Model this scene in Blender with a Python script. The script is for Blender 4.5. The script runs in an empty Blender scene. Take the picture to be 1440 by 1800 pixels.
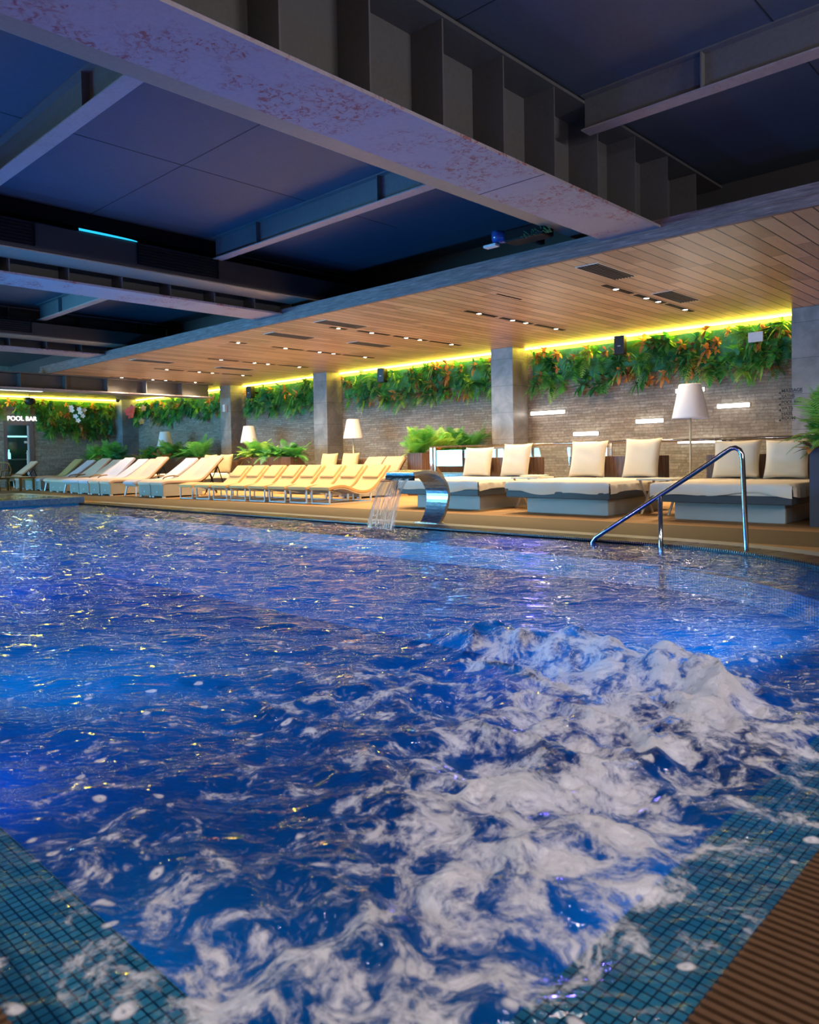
import bpy, bmesh, math, random
import numpy as np
from mathutils import Vector, Matrix

S = bpy.context.scene
COL = S.collection
R = math.radians
PI = math.pi

def srgb(h):
    h = h.lstrip('#')
    c = [int(h[i:i + 2], 16) / 255 for i in (0, 2, 4)]
    return tuple((x / 12.92 if x <= .04045 else ((x + .055) / 1.055) ** 2.4) for x in c) + (1,)

# ------------------------------------------------------------------ camera
CAM_H = 0.90
yaw, pit, rol, fpx, cyp = -0.760772751, 0.0276522966, 0.0175741581, 1341.7695, 838.273
fw = Vector((math.sin(yaw) * math.cos(pit), math.cos(yaw) * math.cos(pit), -math.sin(pit)))
rt = Vector((math.cos(yaw), -math.sin(yaw), 0)); dn = fw.cross(rt)
cr = math.cos(rol) * rt + math.sin(rol) * dn
cd = -math.sin(rol) * rt + math.cos(rol) * dn
cam = bpy.data.cameras.new('camera')
camo = bpy.data.objects.new('camera', cam); COL.objects.link(camo)
M = Matrix.Identity(4)
for i in range(3):
    M[i][0] = cr[i]; M[i][1] = -cd[i]; M[i][2] = -fw[i]
M[0][3], M[1][3], M[2][3] = 0, 0, CAM_H
camo.matrix_world = M
cam.sensor_fit = 'HORIZONTAL'; cam.sensor_width = 36
cam.lens = fpx / 1440 * 36
cam.shift_y = -(900 - cyp) / 1440
cam.clip_start = .05; cam.clip_end = 200
cam.dof.use_dof = True; cam.dof.focus_distance = 8.0; cam.dof.aperture_fstop = 5.6
S.camera = camo

# ------------------------------------------------------------------ colour management, world, light
S.view_settings.view_transform = 'Standard'
S.view_settings.look = 'None'
S.view_settings.exposure = 0.25
S.view_settings.gamma = 1
S.view_settings.use_curve_mapping = False
try:
    S.cycles.use_denoising = True
    S.cycles.max_bounces = 7
    S.cycles.diffuse_bounces = 3
    S.cycles.glossy_bounces = 4
    S.cycles.transparent_max_bounces = 16
    S.cycles.caustics_reflective = False
    S.cycles.caustics_refractive = False
    S.cycles.sample_clamp_indirect = 6
    S.cycles.use_light_tree = True
except Exception:
    pass
W = bpy.data.worlds.new('world'); S.world = W; W.use_nodes = True
W.node_tree.nodes['Background'].inputs[0].default_value = (.10, .13, .22, 1)
W.node_tree.nodes['Background'].inputs[1].default_value = 0.25

DOWN_W = 128        # watts of one recessed spotlight
POOL_W = 265       # watts of one underwater lamp
WINDOW_E = 34.0     # radiance of the daylight in the windows
LED_E = 58
BAR_E = 13

def light(name, kind, loc, power, color, size=.1, parent=None, target=None, **kw):
    l = bpy.data.lights.new(name, kind); l.energy = power; l.color = color[:3]
    if kind in ('POINT', 'SPOT'): l.shadow_soft_size = size
    if kind == 'AREA':
        l.size = size
    for k, v in kw.items(): setattr(l, k, v)
    o = bpy.data.objects.new(name, l); COL.objects.link(o); o.location = loc
    if target is not None:
        o.rotation_euler = (Vector(target) - Vector(loc)).to_track_quat('-Z', 'Y').to_euler()
    if parent: o.parent = parent
    return o

# underwater lamps in the pool walls
BLUE = (.005, .42, 1.0); VIOLET = (.30, .17, 1.0); AZURE = (.0, .48, 1.0)
FILL_LUM_W = 115       # watts of one added, unseen luminaire brightening the near side of the pool
for x, y, z, dx, dy, c, k in ((-3.3, .84, -.75, 0, 1, AZURE, .14), (-6.2, .84, -1.0, 0, 1, VIOLET, .5), (-9.0, .84, -1.0, 0, 1, BLUE, 1.2), (-11.8, .84, -1.0, 0, 1, BLUE, 1.2),
                   (-14.6, .84, -1.0, 0, 1, AZURE, 1.0), (-.94, 3.6, -.75, -1, .1, BLUE, .25), (-4.75, 6.98, -.55, 0, -1, VIOLET, .12)):
    light('underwater_lamp', 'AREA', (x, y, z), POOL_W * k, c, .34, target=(x + dx, y + dy, z - .12), shape='DISK')

# ------------------------------------------------------------------ node materials
MATS = {}
def newmat(name):
    m = bpy.data.materials.new(name); m.use_nodes = True
    nt = m.node_tree
    for n in list(nt.nodes): nt.nodes.remove(n)
    out = nt.nodes.new('ShaderNodeOutputMaterial')
    MATS[name] = m
    return m, nt, out
def N(nt, t, **kw):
    n = nt.nodes.new(t)
    for k, v in kw.items():
        if k.startswith('i_'):
            key = k[2:]
            n.inputs[int(key) if key.isdigit() else key.replace('_', ' ')].default_value = v
        else: setattr(n, k, v)
    return n
def math_n(nt, op, a, b=None, c=None, clamp=False):
    n = nt.nodes.new('ShaderNodeMath'); n.operation = op; n.use_clamp = clamp
    for i, v in enumerate((a, b, c)):
        if v is None: continue
        if isinstance(v, (int, float)): n.inputs[i].default_value = v
        else: nt.links.new(v, n.inputs[i])
    return n.outputs[0]
def mixc(nt, fac, a, b, blend='MIX'):
    n = nt.nodes.new('ShaderNodeMix'); n.data_type = 'RGBA'; n.blend_type = blend
    for s, v in ((n.inputs[0], fac), (n.inputs[6], a), (n.inputs[7], b)):
        if isinstance(v, (int, float)): s.default_value = v
        elif isinstance(v, tuple): s.default_value = v
        else: nt.links.new(v, s)
    return n.outputs[2]
def ramp(nt, fac, stops):
    n = nt.nodes.new('ShaderNodeValToRGB')
    e = n.color_ramp.elements
    while len(e) > 1: e.remove(e[-1])
    e[0].position, e[0].color = stops[0]
    for p, c in stops[1:]:
        q = e.new(p); q.color = c
    nt.links.new(fac, n.inputs[0]); return n.outputs[0]
def mrange(nt, v, a, b, c=0., d=1., smooth=True):
    n = nt.nodes.new('ShaderNodeMapRange'); n.interpolation_type = 'SMOOTHSTEP' if smooth else 'LINEAR'
    nt.links.new(v, n.inputs[0])
    for i, x in zip((1, 2, 3, 4), (a, b, c, d)): n.inputs[i].default_value = x
    return n.outputs[0]
def coords(nt, kind='Object', scale=None):
    tc = nt.nodes.new('ShaderNodeTexCoord'); o = tc.outputs[kind]
    if scale is not None:
        mp = nt.nodes.new('ShaderNodeMapping'); mp.inputs['Scale'].default_value = scale
        nt.links.new(o, mp.inputs[0]); o = mp.outputs[0]
    return o
def noise(nt, vec, scale, detail=4, rough=.55, dist=0):
    n = N(nt, 'ShaderNodeTexNoise', i_Scale=scale, i_Detail=detail, i_Roughness=rough, i_Distortion=dist)
    if vec is not None: nt.links.new(vec, n.inputs['Vector'])
    return n.outputs['Fac']
def bump(nt, h, strength=.3, dist=.01):
    b = N(nt, 'ShaderNodeBump', i_Strength=strength, i_Distance=dist)
    nt.links.new(h, b.inputs['Height']); return b.outputs[0]
def principled(nt, out, color, rough=.5, metal=0., normal=None, spec=.5):
    p = nt.nodes.new('ShaderNodeBsdfPrincipled')
    for key, v in (('Base Color', color), ('Roughness', rough), ('Metallic', metal)):
        if isinstance(v, (int, float, tuple)): p.inputs[key].default_value = v
        else: nt.links.new(v, p.inputs[key])
    p.inputs['Specular IOR Level'].default_value = spec
    if normal is not None: nt.links.new(normal, p.inputs['Normal'])
    nt.links.new(p.outputs[0], out.inputs[0]); return p
def plain(name, hexc, rough=.5, metal=0., var=.12, nscale=20, bstr=.0, bscale=200, spec=.5):
    m, nt, out = newmat(name); c = srgb(hexc) if isinstance(hexc, str) else hexc
    v = coords(nt)
    f = noise(nt, v, nscale, 3)
    lo = tuple(x * (1 - var) for x in c[:3]) + (1,); hi = tuple(min(1, x * (1 + var)) for x in c[:3]) + (1,)
    nm = bump(nt, noise(nt, v, bscale, 2), bstr, .004) if bstr else None
    principled(nt, out, mixc(nt, f, lo, hi), rough, metal, nm, spec); return m
def emit(name, c, strength):
    m, nt, out = newmat(name)
    e = N(nt, 'ShaderNodeEmission'); e.inputs[0].default_value = c; e.inputs[1].default_value = strength
    nt.links.new(e.outputs[0], out.inputs[0]); return m

# painted steel and concrete of the roof
def painted(name, base, stain, amount, rough=.55):
    m, nt, out = newmat(name); v = coords(nt)
    big = noise(nt, v, .55, 5, .6); fine = noise(nt, v, 26, 6, .7)
    c = mixc(nt, big, tuple(x * .8 for x in base[:3]) + (1,), tuple(min(1, x * 1.2) for x in base[:3]) + (1,))
    c = mixc(nt, mrange(nt, fine, .3, .75, 0, .35), c, tuple(x * .62 for x in base[:3]) + (1,))
    patch = noise(nt, v, 1.5, 4, .6, .6)
    sp = noise(nt, v, 15, 9, .78, 1.2)
    k = math_n(nt, 'MULTIPLY', mrange(nt, patch, .44, .57), mrange(nt, sp, .50, .58))
    c = mixc(nt, math_n(nt, 'MULTIPLY', k, amount), c, stain)
    principled(nt, out, c, rough, 0, bump(nt, fine, .15, .003)); return m
painted('slab_paint', (.070, .095, .145, 1), (.05, .05, .07, 1), .2, .6)
painted('flange_paint', (.36, .32, .38, 1), (.25, .055, .06, 1), .95, .5)
painted('beam_paint', (.105, .103, .112, 1), (.05, .04, .04, 1), .2, .5)
painted('purlin_paint', (.13, .135, .15, 1), (.08, .06, .06, 1), .2, .5)
painted('purlin_flange', (.34, .30, .33, 1), (.2, .12, .1, 1), .3, .5)
painted('duct_paint', (.05, .044, .042, 1), (.03, .03, .03, 1), .2, .45)
painted('duct_strip', (.30, .265, .22, 1), (.2, .16, .12, 1), .2, .4)
plain('black_metal', '#15141a', .5, spec=.08)
plain('seam', '#1a1a20', .7)

# fascia: weathered dark timber
m, nt, out = newmat('fascia_wood'); v = coords(nt, 'Object', (.7, 6, 9))
f = noise(nt, v, 4, 8, .7, .4)
principled(nt, out, ramp(nt, f, [(.3, (.06, .04, .048, 1)), (.55, (.18, .12, .135, 1)), (.7, (.30, .22, .23, 1))]), .55, 0, bump(nt, f, .4, .004))

# wooden ceiling planks, running along Y
m, nt, out = newmat('ceiling_wood'); v = coords(nt)
sp = N(nt, 'ShaderNodeSeparateXYZ'); nt.links.new(v, sp.inputs[0])
PW = .20
xs = math_n(nt, 'DIVIDE', sp.outputs[0], PW)
xi = math_n(nt, 'FLOOR', xs); xf = math_n(nt, 'FRACT', xs)
gap = math_n(nt, 'LESS_THAN', math_n(nt, 'ABSOLUTE', math_n(nt, 'SUBTRACT', xf, .5)), .455)
wn0 = N(nt, 'ShaderNodeTexWhiteNoise', noise_dimensions='1D'); nt.links.new(xi, wn0.inputs['W'])
yy = math_n(nt, 'ADD', math_n(nt, 'DIVIDE', sp.outputs[1], 1.3), math_n(nt, 'MULTIPLY', wn0.outputs['Value'], 7.3))
yi = math_n(nt, 'FLOOR', yy)
wn = N(nt, 'ShaderNodeTexWhiteNoise', noise_dimensions='2D')
cb = N(nt, 'ShaderNodeCombineXYZ'); nt.links.new(xi, cb.inputs[0]); nt.links.new(yi, cb.inputs[1]); nt.links.new(cb.outputs[0], wn.inputs['Vector'])
gv = N(nt, 'ShaderNodeVectorMath', operation='MULTIPLY'); gv.inputs[1].default_value = (24, 1.3, 1); nt.links.new(v, gv.inputs[0])
gv2 = N(nt, 'ShaderNodeVectorMath', operation='ADD'); nt.links.new(gv.outputs[0], gv2.inputs[0]); nt.links.new(wn.outputs['Color'], gv2.inputs[1])
gr = noise(nt, gv2.outputs[0], 2.2, 6, .65)
tone = math_n(nt, 'ADD', math_n(nt, 'MULTIPLY', wn.outputs['Value'], .55), math_n(nt, 'MULTIPLY', gr, .55))
c = ramp(nt, tone, [(.15, (.28, .165, .095, 1)), (.5, (.47, .30, .185, 1)), (.9, (.62, .43, .28, 1))])
c = mixc(nt, gap, (.012, .009, .008, 1), c)
principled(nt, out, c, .36, 0, bump(nt, math_n(nt, 'MULTIPLY', gap, 1.), .5, .004), .5)

# split-face stone cladding
m, nt, out = newmat('stone_cladding'); v = coords(nt)
sp = N(nt, 'ShaderNodeSeparateXYZ'); nt.links.new(v, sp.inputs[0])
cb = N(nt, 'ShaderNodeCombineXYZ')
nt.links.new(math_n(nt, 'ADD', sp.outputs[0], sp.outputs[1]), cb.inputs[0]); nt.links.new(sp.outputs[2], cb.inputs[1])
br = N(nt, 'ShaderNodeTexBrick', i_Scale=1.0, i_Mortar_Size=.004, i_Brick_Width=.34, i_Row_Height=.062, i_Bias=0., offset=.37, squash=.7, squash_frequency=3)
br.inputs['Color1'].default_value = (.27, .24, .21, 1); br.inputs['Color2'].default_value = (.46, .42, .375, 1); br.inputs['Mortar'].default_value = (.17, .15, .13, 1)
wq = N(nt, 'ShaderNodeTexNoise', i_Scale=3.5, i_Detail=3.); nt.links.new(v, wq.inputs['Vector'])
wa = N(nt, 'ShaderNodeVectorMath', operation='MULTIPLY_ADD'); wa.inputs[1].default_value = (.12, .05, 0); nt.links.new(wq.outputs['Color'], wa.inputs[0]); nt.links.new(cb.outputs[0], wa.inputs[2])
nt.links.new(wa.outputs[0], br.inputs['Vector'])
n1 = noise(nt, v, 13, 8, .72); n2 = noise(nt, v, 2.2, 3)
c = mixc(nt, mrange(nt, n1, .34, .68), mixc(nt, .55, br.outputs['Color'], (.10, .09, .08, 1)), br.outputs['Color'])
c = mixc(nt, mrange(nt, n2, .35, .7, 0, .35), c, (.28, .215, .165, 1))
hsum = math_n(nt, 'ADD', math_n(nt, 'MULTIPLY', n1, 1.2), math_n(nt, 'MULTIPLY', math_n(nt, 'SUBTRACT', 1., br.outputs['Fac']), .5))
principled(nt, out, c, .75, 0, bump(nt, hsum, .9, .03))

# large grey porcelain tiles on the columns
m, nt, out = newmat('column_tile'); v = coords(nt)
sp = N(nt, 'ShaderNodeSeparateXYZ'); nt.links.new(v, sp.inputs[0])
zf = math_n(nt, 'FRACT', math_n(nt, 'DIVIDE', sp.outputs[2], .62))
joint = math_n(nt, 'LESS_THAN', zf, .012)
f = noise(nt, v, 2.1, 6, .62, .5)
c = ramp(nt, f, [(.3, (.13, .13, .145, 1)), (.52, (.21, .21, .23, 1)), (.72, (.31, .31, .33, 1))])
c = mixc(nt, joint, c, (.07, .07, .08, 1))
principled(nt, out, c, .42)

# deck floor: sandy tiles with a darker olive band by the pool
m, nt, out = newmat('deck_tile'); v = coords(nt)
sp = N(nt, 'ShaderNodeSeparateXYZ'); nt.links.new(v, sp.inputs[0])
br = N(nt, 'ShaderNodeTexBrick', i_Scale=1.0, i_Mortar_Size=.004, i_Brick_Width=1.2, i_Row_Height=.2)
br.inputs['Color1'].default_value = (.36, .195, .075, 1); br.inputs['Color2'].default_value = (.42, .24, .10, 1); br.inputs['Mortar'].default_value = (.22, .14, .075, 1)
nt.links.new(v, br.inputs['Vector'])
f = noise(nt, v, 5, 5, .6)
c = mixc(nt, mrange(nt, f, .3, .7, 0, .35), br.outputs['Color'], (.29, .17, .08, 1))
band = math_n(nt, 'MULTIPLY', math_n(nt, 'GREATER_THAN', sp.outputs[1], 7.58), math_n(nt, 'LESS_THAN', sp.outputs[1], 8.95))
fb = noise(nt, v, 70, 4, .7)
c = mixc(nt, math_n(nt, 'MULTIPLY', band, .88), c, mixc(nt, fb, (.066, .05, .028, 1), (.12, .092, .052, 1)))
principled(nt, out, c, .7, 0, bump(nt, fb, .2, .003), .2)
plain('curb_stone', '#8a8c8c', .5, 0, .15, 8)
plain('grate_plastic', '#4c3626', .28, 0, .3, 30)
plain('gutter_dark', '#16120e', .6)

# mosaic of the pool
def mosaic(name, c1, c2, grout, size):
    m, nt, out = newmat(name); v = coords(nt)
    ge = N(nt, 'ShaderNodeNewGeometry')
    vs = N(nt, 'ShaderNodeVectorMath', operation='DIVIDE'); vs.inputs[1].default_value = (size,) * 3
    nt.links.new(v, vs.inputs[0])
    off = N(nt, 'ShaderNodeVectorMath', operation='ADD'); off.inputs[1].default_value = (.37, .41, .5); nt.links.new(vs.outputs[0], off.inputs[0])
    fr = N(nt, 'ShaderNodeVectorMath', operation='FRACTION'); nt.links.new(off.outputs[0], fr.inputs[0])
    s = N(nt, 'ShaderNodeSeparateXYZ'); nt.links.new(fr.outputs[0], s.inputs[0])
    nn = N(nt, 'ShaderNodeSeparateXYZ'); nt.links.new(ge.outputs['True Normal'], nn.inputs[0])
    tot = None
    for i in range(3):
        line = math_n(nt, 'GREATER_THAN', math_n(nt, 'ABSOLUTE', math_n(nt, 'SUBTRACT', s.outputs[i], .5)), .41)
        flat = math_n(nt, 'LESS_THAN', math_n(nt, 'ABSOLUTE', nn.outputs[i]), .75)
        q = math_n(nt, 'MULTIPLY', line, flat)
        tot = q if tot is None else math_n(nt, 'MAXIMUM', tot, q)
    fl = N(nt, 'ShaderNodeVectorMath', operation='FLOOR'); nt.links.new(off.outputs[0], fl.inputs[0])
    wn = N(nt, 'ShaderNodeTexWhiteNoise', noise_dimensions='3D'); nt.links.new(fl.outputs[0], wn.inputs['Vector'])
    c = mixc(nt, wn.outputs['Value'], c1, c2)
    c = mixc(nt, tot, c, grout)
    principled(nt, out, c, .8 if 'deep' in name else .35, spec=.05 if 'deep' in name else .4); return m
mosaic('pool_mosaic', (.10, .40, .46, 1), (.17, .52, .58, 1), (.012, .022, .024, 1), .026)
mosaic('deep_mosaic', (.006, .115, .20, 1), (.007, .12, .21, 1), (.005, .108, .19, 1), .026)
mosaic('ledge_mosaic', (.04, .12, .22, 1), (.09, .22, .34, 1), (.10, .14, .18, 1), .05)

# water surface: Fresnel mix of clear blue tint and mirror, with fine ripples
def water_mat(name, tint, ripple, turbid, body=(.008, .22, .42, 1)):
    m, nt, out = newmat(name); v = coords(nt)
    m0 = N(nt, 'ShaderNodeMapping'); m0.inputs['Rotation'].default_value = (0, 0, R(-43.6)); nt.links.new(v, m0.inputs[0])
    mp = N(nt, 'ShaderNodeMapping'); mp.inputs['Scale'].default_value = (.48, 1.15, 1); nt.links.new(m0.outputs[0], mp.inputs[0])
    n1 = noise(nt, mp.outputs[0], 9.5, 3, .5, .5); n2 = noise(nt, mp.outputs[0], 30, 3, .5, .3)
    h = math_n(nt, 'ADD', n1, math_n(nt, 'MULTIPLY', n2, .28))
    nm = bump(nt, h, ripple, .030)
    fr = N(nt, 'ShaderNodeFresnel', i_IOR=1.33); nt.links.new(nm, fr.inputs['Normal'])
    tr = N(nt, 'ShaderNodeBsdfTransparent'); tr.inputs[0].default_value = tint
    gl = N(nt, 'ShaderNodeBsdfGlossy'); gl.inputs['Roughness'].default_value = .045; gl.inputs[0].default_value = (1, 1, 1, 1)
    nt.links.new(nm, gl.inputs['Normal'])
    tl = N(nt, 'ShaderNodeBsdfTranslucent'); tl.inputs[0].default_value = body; nt.links.new(nm, tl.inputs['Normal'])
    mb_ = N(nt, 'ShaderNodeMixShader', i_0=turbid); nt.links.new(tr.outputs[0], mb_.inputs[1]); nt.links.new(tl.outputs[0], mb_.inputs[2])
    mx = N(nt, 'ShaderNodeMixShader'); nt.links.new(fr.outputs[0], mx.inputs[0]); nt.links.new(mb_.outputs[0], mx.inputs[1]); nt.links.new(gl.outputs[0], mx.inputs[2])
    nt.links.new(mx.outputs[0], out.inputs[0]); return m
water_mat('water', (.66, .86, .97, 1), 1.0, .42)

# foam: noise-broken white froth carried by a coarse density attribute
m, nt, out = newmat('foam'); v = coords(nt)
at = N(nt, 'ShaderNodeAttribute', attribute_name='froth'); D = at.outputs['Fac']
warp = N(nt, 'ShaderNodeTexNoise', i_Scale=5., i_Detail=3.); nt.links.new(v, warp.inputs['Vector'])
wv = N(nt, 'ShaderNodeVectorMath', operation='MULTIPLY_ADD'); wv.inputs[1].default_value = (.16, .16, 0); nt.links.new(warp.outputs['Color'], wv.inputs[0]); nt.links.new(v, wv.inputs[2])
f1 = noise(nt, wv.outputs[0], 8.5, 9, .66, .3)
vo = N(nt, 'ShaderNodeTexVoronoi', i_Scale=26.); nt.links.new(wv.outputs[0], vo.inputs['Vector'])
hole = mrange(nt, vo.outputs['Distance'], .10, .26)
f2 = noise(nt, wv.outputs[0], 46, 5, .62)
a = math_n(nt, 'ADD', D, math_n(nt, 'MULTIPLY', math_n(nt, 'SUBTRACT', f1, .5), 4.2))
a = math_n(nt, 'ADD', a, math_n(nt, 'MULTIPLY', math_n(nt, 'SUBTRACT', f2, .5), 1.15))
al = mrange(nt, a, .45, 1.25)
thin = mrange(nt, D, .45, .9)
holes = math_n(nt, 'MAXIMUM', hole, thin)
al = math_n(nt, 'MULTIPLY', al, math_n(nt, 'ADD', math_n(nt, 'MULTIPLY', holes, .9), .1))
vf = N(nt, 'ShaderNodeTexVoronoi', i_Scale=11.); nt.links.new(wv.outputs[0], vf.inputs['Vector'])
sc = N(nt, 'ShaderNodeSeparateColor'); nt.links.new(vf.outputs['Color'], sc.inputs[0])
fle = math_n(nt, 'MULTIPLY', mrange(nt, vf.outputs['Distance'], .24, .12), math_n(nt, 'GREATER_THAN', sc.outputs[0], .62))
fle = math_n(nt, 'MULTIPLY', fle, mrange(nt, vf.outputs['Distance'], .02, .07, .35, 1))
fle = math_n(nt, 'MULTIPLY', fle, mrange(nt, D, .02, .09))
al = math_n(nt, 'MAXIMUM', al, fle)
al = math_n(nt, 'MULTIPLY', al, .95)
df = N(nt, 'ShaderNodeBsdfPrincipled', i_Roughness=.6); df.inputs['Base Color'].default_value = (.90, .86, .90, 1)

nt.links.new(bump(nt, math_n(nt, 'ADD', math_n(nt, 'MULTIPLY', f1, 1.8), math_n(nt, 'MULTIPLY', f2, .55)), 1., .04), df.inputs['Normal'])
tr = N(nt, 'ShaderNodeBsdfTransparent')
mx = N(nt, 'ShaderNodeMixShader'); nt.links.new(al, mx.inputs[0]); ftl = N(nt, 'ShaderNodeBsdfTranslucent'); ftl.inputs[0].default_value = (.8, .85, .9, 1)
fms = N(nt, 'ShaderNodeMixShader', i_0=.30); nt.links.new(df.outputs[0], fms.inputs[1]); nt.links.new(ftl.outputs[0], fms.inputs[2])
nt.links.new(tr.outputs[0], mx.inputs[1]); nt.links.new(fms.outputs[0], mx.inputs[2])
nt.links.new(mx.outputs[0], out.inputs[0])

# falling water
m, nt, out = newmat('falling_water'); v = coords(nt, 'Object', (30, 1.2, 1.6))
f = noise(nt, v, 1.6, 4, .6, .6)
tr = N(nt, 'ShaderNodeBsdfTransparent'); tr.inputs[0].default_value = (.96, .95, .92, 1)
gl = N(nt, 'ShaderNodeBsdfGlossy', i_Roughness=.12)
nt.links.new(bump(nt, f, 1., .05), gl.inputs['Normal'])
df = N(nt, 'ShaderNodeBsdfTranslucent'); df.inputs[0].default_value = (.85, .68, .45, 1)
d2 = N(nt, 'ShaderNodeBsdfDiffuse'); d2.inputs[0].default_value = (.85, .72, .52, 1)
ms = N(nt, 'ShaderNodeMixShader', i_0=.5); nt.links.new(df.outputs[0], ms.inputs[1]); nt.links.new(d2.outputs[0], ms.inputs[2])
ms2 = N(nt, 'ShaderNodeMixShader', i_0=.45); nt.links.new(ms.outputs[0], ms2.inputs[1]); nt.links.new(gl.outputs[0], ms2.inputs[2])
mx = N(nt, 'ShaderNodeMixShader'); nt.links.new(mrange(nt, f, .40, .64, .12, .92), mx.inputs[0]); nt.links.new(tr.outputs[0], mx.inputs[1]); nt.links.new(ms2.outputs[0], mx.inputs[2])
nt.links.new(mx.outputs[0], out.inputs[0])

# glass
def glass_mat(name, tint, base):
    m, nt, out = newmat(name)
    fr = N(nt, 'ShaderNodeFresnel', i_IOR=1.5)
    k = math_n(nt, 'ADD', fr.outputs[0], base, clamp=True)
    tr = N(nt, 'ShaderNodeBsdfTransparent'); tr.inputs[0].default_value = tint
    gl = N(nt, 'ShaderNodeBsdfGlossy', i_Roughness=.01)
    mx = N(nt, 'ShaderNodeMixShader'); nt.links.new(k, mx.inputs[0]); nt.links.new(tr.outputs[0], mx.inputs[1]); nt.links.new(gl.outputs[0], mx.inputs[2])
    nt.links.new(mx.outputs[0], out.inputs[0]); return m
glass_mat('rail_glass', (.93, .97, .96, 1), .0)
glass_mat('door_glass', (.72, .9, .92, 1), .0)

plain('steel', '#c4c6ca', .14, 1, .05, 6)
m, nt, out = newmat('brushed_steel'); v = coords(nt, 'Object', (2, 60, 60)); f = noise(nt, v, 4, 3)
principled(nt, out, (.62, .63, .65, 1), mrange(nt, f, .2, .8, .20, .34), 1.)
plain('white_metal', '#d5d6d8', .4)
plain('white_linen', '#ddd0b8', .8, 0, .04, 6, .25, 60)
plain('sheet_linen', '#ded3c2', .8, 0, .04, 6, .2, 40)
plain('cream_fabric', '#cfa974', .75, 0, .05, 8, .2, 150)
plain('cream_edge', '#c9c2b4', .75)
plain('towel', '#cdb19b', .9, 0, .06, 8, .4, 120)
plain('lavender_towel', '#b9b2bd', .9, 0, .06, 8, .4, 120)
plain('olive_fabric', '#968a5c', .85, 0, .06, 10, .3, 120)
plain('pillow_beige', '#aca07c', .85, 0, .06, 10, .3, 120)
plain('lounger_beige', '#a88f78', .85, 0, .06, 10, .3, 120)
plain('dark_slate', '#363c45', .5, 0, .1, 4)
plain('plinth_grey', '#a2a8a8', .5, 0, .06, 4)
plain('bronze', '#7a5a30', .35, .6)
plain('pole_cream', '#d8c7a4', .4)
plain('shade_white', '#eae6ea', .7, 0, .03)
plain('soil', '#2a1e14', .9)
plain('dark_planter', '#3a3a44', .45, 0, .15, 5)
plain('table_top', '#d8d2c6', .4)
plain('speaker_black', '#1b1b1f', .5)
plain('speaker_badge', '#d8d8d8', .3)
plain('plate_white', '#d8d6da', .5)
plain('lettering_dark', '#121218', .5)
plain('door_frame', '#6a6068', .4, .2)
plain('bar_dark', '#22302f', .4)
plain('bar_teal', '#2f6a70', .4)
plain('orchid_white', '#efe8f0', .6)
plain('flower_red', '#d8443a', .55)
plain('wall_dark', '#3a3a40', .7)
plain('lens_blue', '#2a4a90', .15)
# wood-slat planter
m, nt, out = newmat('planter_wood'); v = coords(nt)
sp = N(nt, 'ShaderNodeSeparateXYZ'); nt.links.new(v, sp.inputs[0])
sf = math_n(nt, 'FRACT', math_n(nt, 'DIVIDE', math_n(nt, 'ADD', sp.outputs[0], sp.outputs[1]), .075))
gp = math_n(nt, 'LESS_THAN', sf, .09)
g = noise(nt, coords(nt, 'Object', (20, 20, 1.5)), 3, 5)
c = ramp(nt, g, [(.3, (.07, .036, .026, 1)), (.7, (.19, .10, .065, 1))])
principled(nt, out, mixc(nt, gp, c, (.015, .01, .008, 1)), .5, 0, None)
# wicker
m, nt, out = newmat('wicker'); v = coords(nt)
wv1 = N(nt, 'ShaderNodeTexWave', wave_type='BANDS', bands_direction='Z', i_Scale=22., i_Distortion=0.); nt.links.new(v, wv1.inputs[0])
wv2 = N(nt, 'ShaderNodeTexWave', wave_type='BANDS', bands_direction='X', i_Scale=14., i_Distortion=0.); nt.links.new(v, wv2.inputs[0])
k = math_n(nt, 'MULTIPLY', wv1.outputs['Fac'], wv2.outputs['Fac'])
principled(nt, out, mixc(nt, k, (.24, .22, .185, 1), (.46, .43, .38, 1)), .6, 0, bump(nt, k, .6, .01))
# foliage
def leafmat(name, c1, c2):
    m, nt, out = newmat(name); v = coords(nt)
    f = noise(nt, v, 9, 3)
    c = mixc(nt, mrange(nt, f, .3, .7), c1, c2)
    p = N(nt, 'ShaderNodeBsdfPrincipled', i_Roughness=.45); nt.links.new(c, p.inputs['Base Color'])
    t = N(nt, 'ShaderNodeBsdfTranslucent'); nt.links.new(c, t.inputs[0])
    mx = N(nt, 'ShaderNodeMixShader', i_0=.25); nt.links.new(p.outputs[0], mx.inputs[1]); nt.links.new(t.outputs[0], mx.inputs[2])
    nt.links.new(mx.outputs[0], out.inputs[0]); return m
leafmat('leaf_dark', (0.03, 0.15, 0.035, 1), (0.06, 0.28, 0.07, 1))
leafmat('leaf_green', (0.06, 0.32, 0.05, 1), (0.15, 0.5, 0.08, 1))
leafmat('leaf_teal', (0.035, 0.22, 0.12, 1), (0.08, 0.36, 0.19, 1))
leafmat('leaf_lime', (0.24, 0.5, 0.07, 1), (0.4, 0.65, 0.12, 1))
leafmat('leaf_orange', (0.6, 0.22, 0.05, 1), (0.8, 0.4, 0.13, 1))
leafmat('leaf_brown', (0.26, 0.11, 0.05, 1), (0.42, 0.2, 0.1, 1))
FOL = ['leaf_dark', 'leaf_green', 'leaf_teal', 'leaf_lime', 'leaf_orange', 'leaf_brown']

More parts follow.
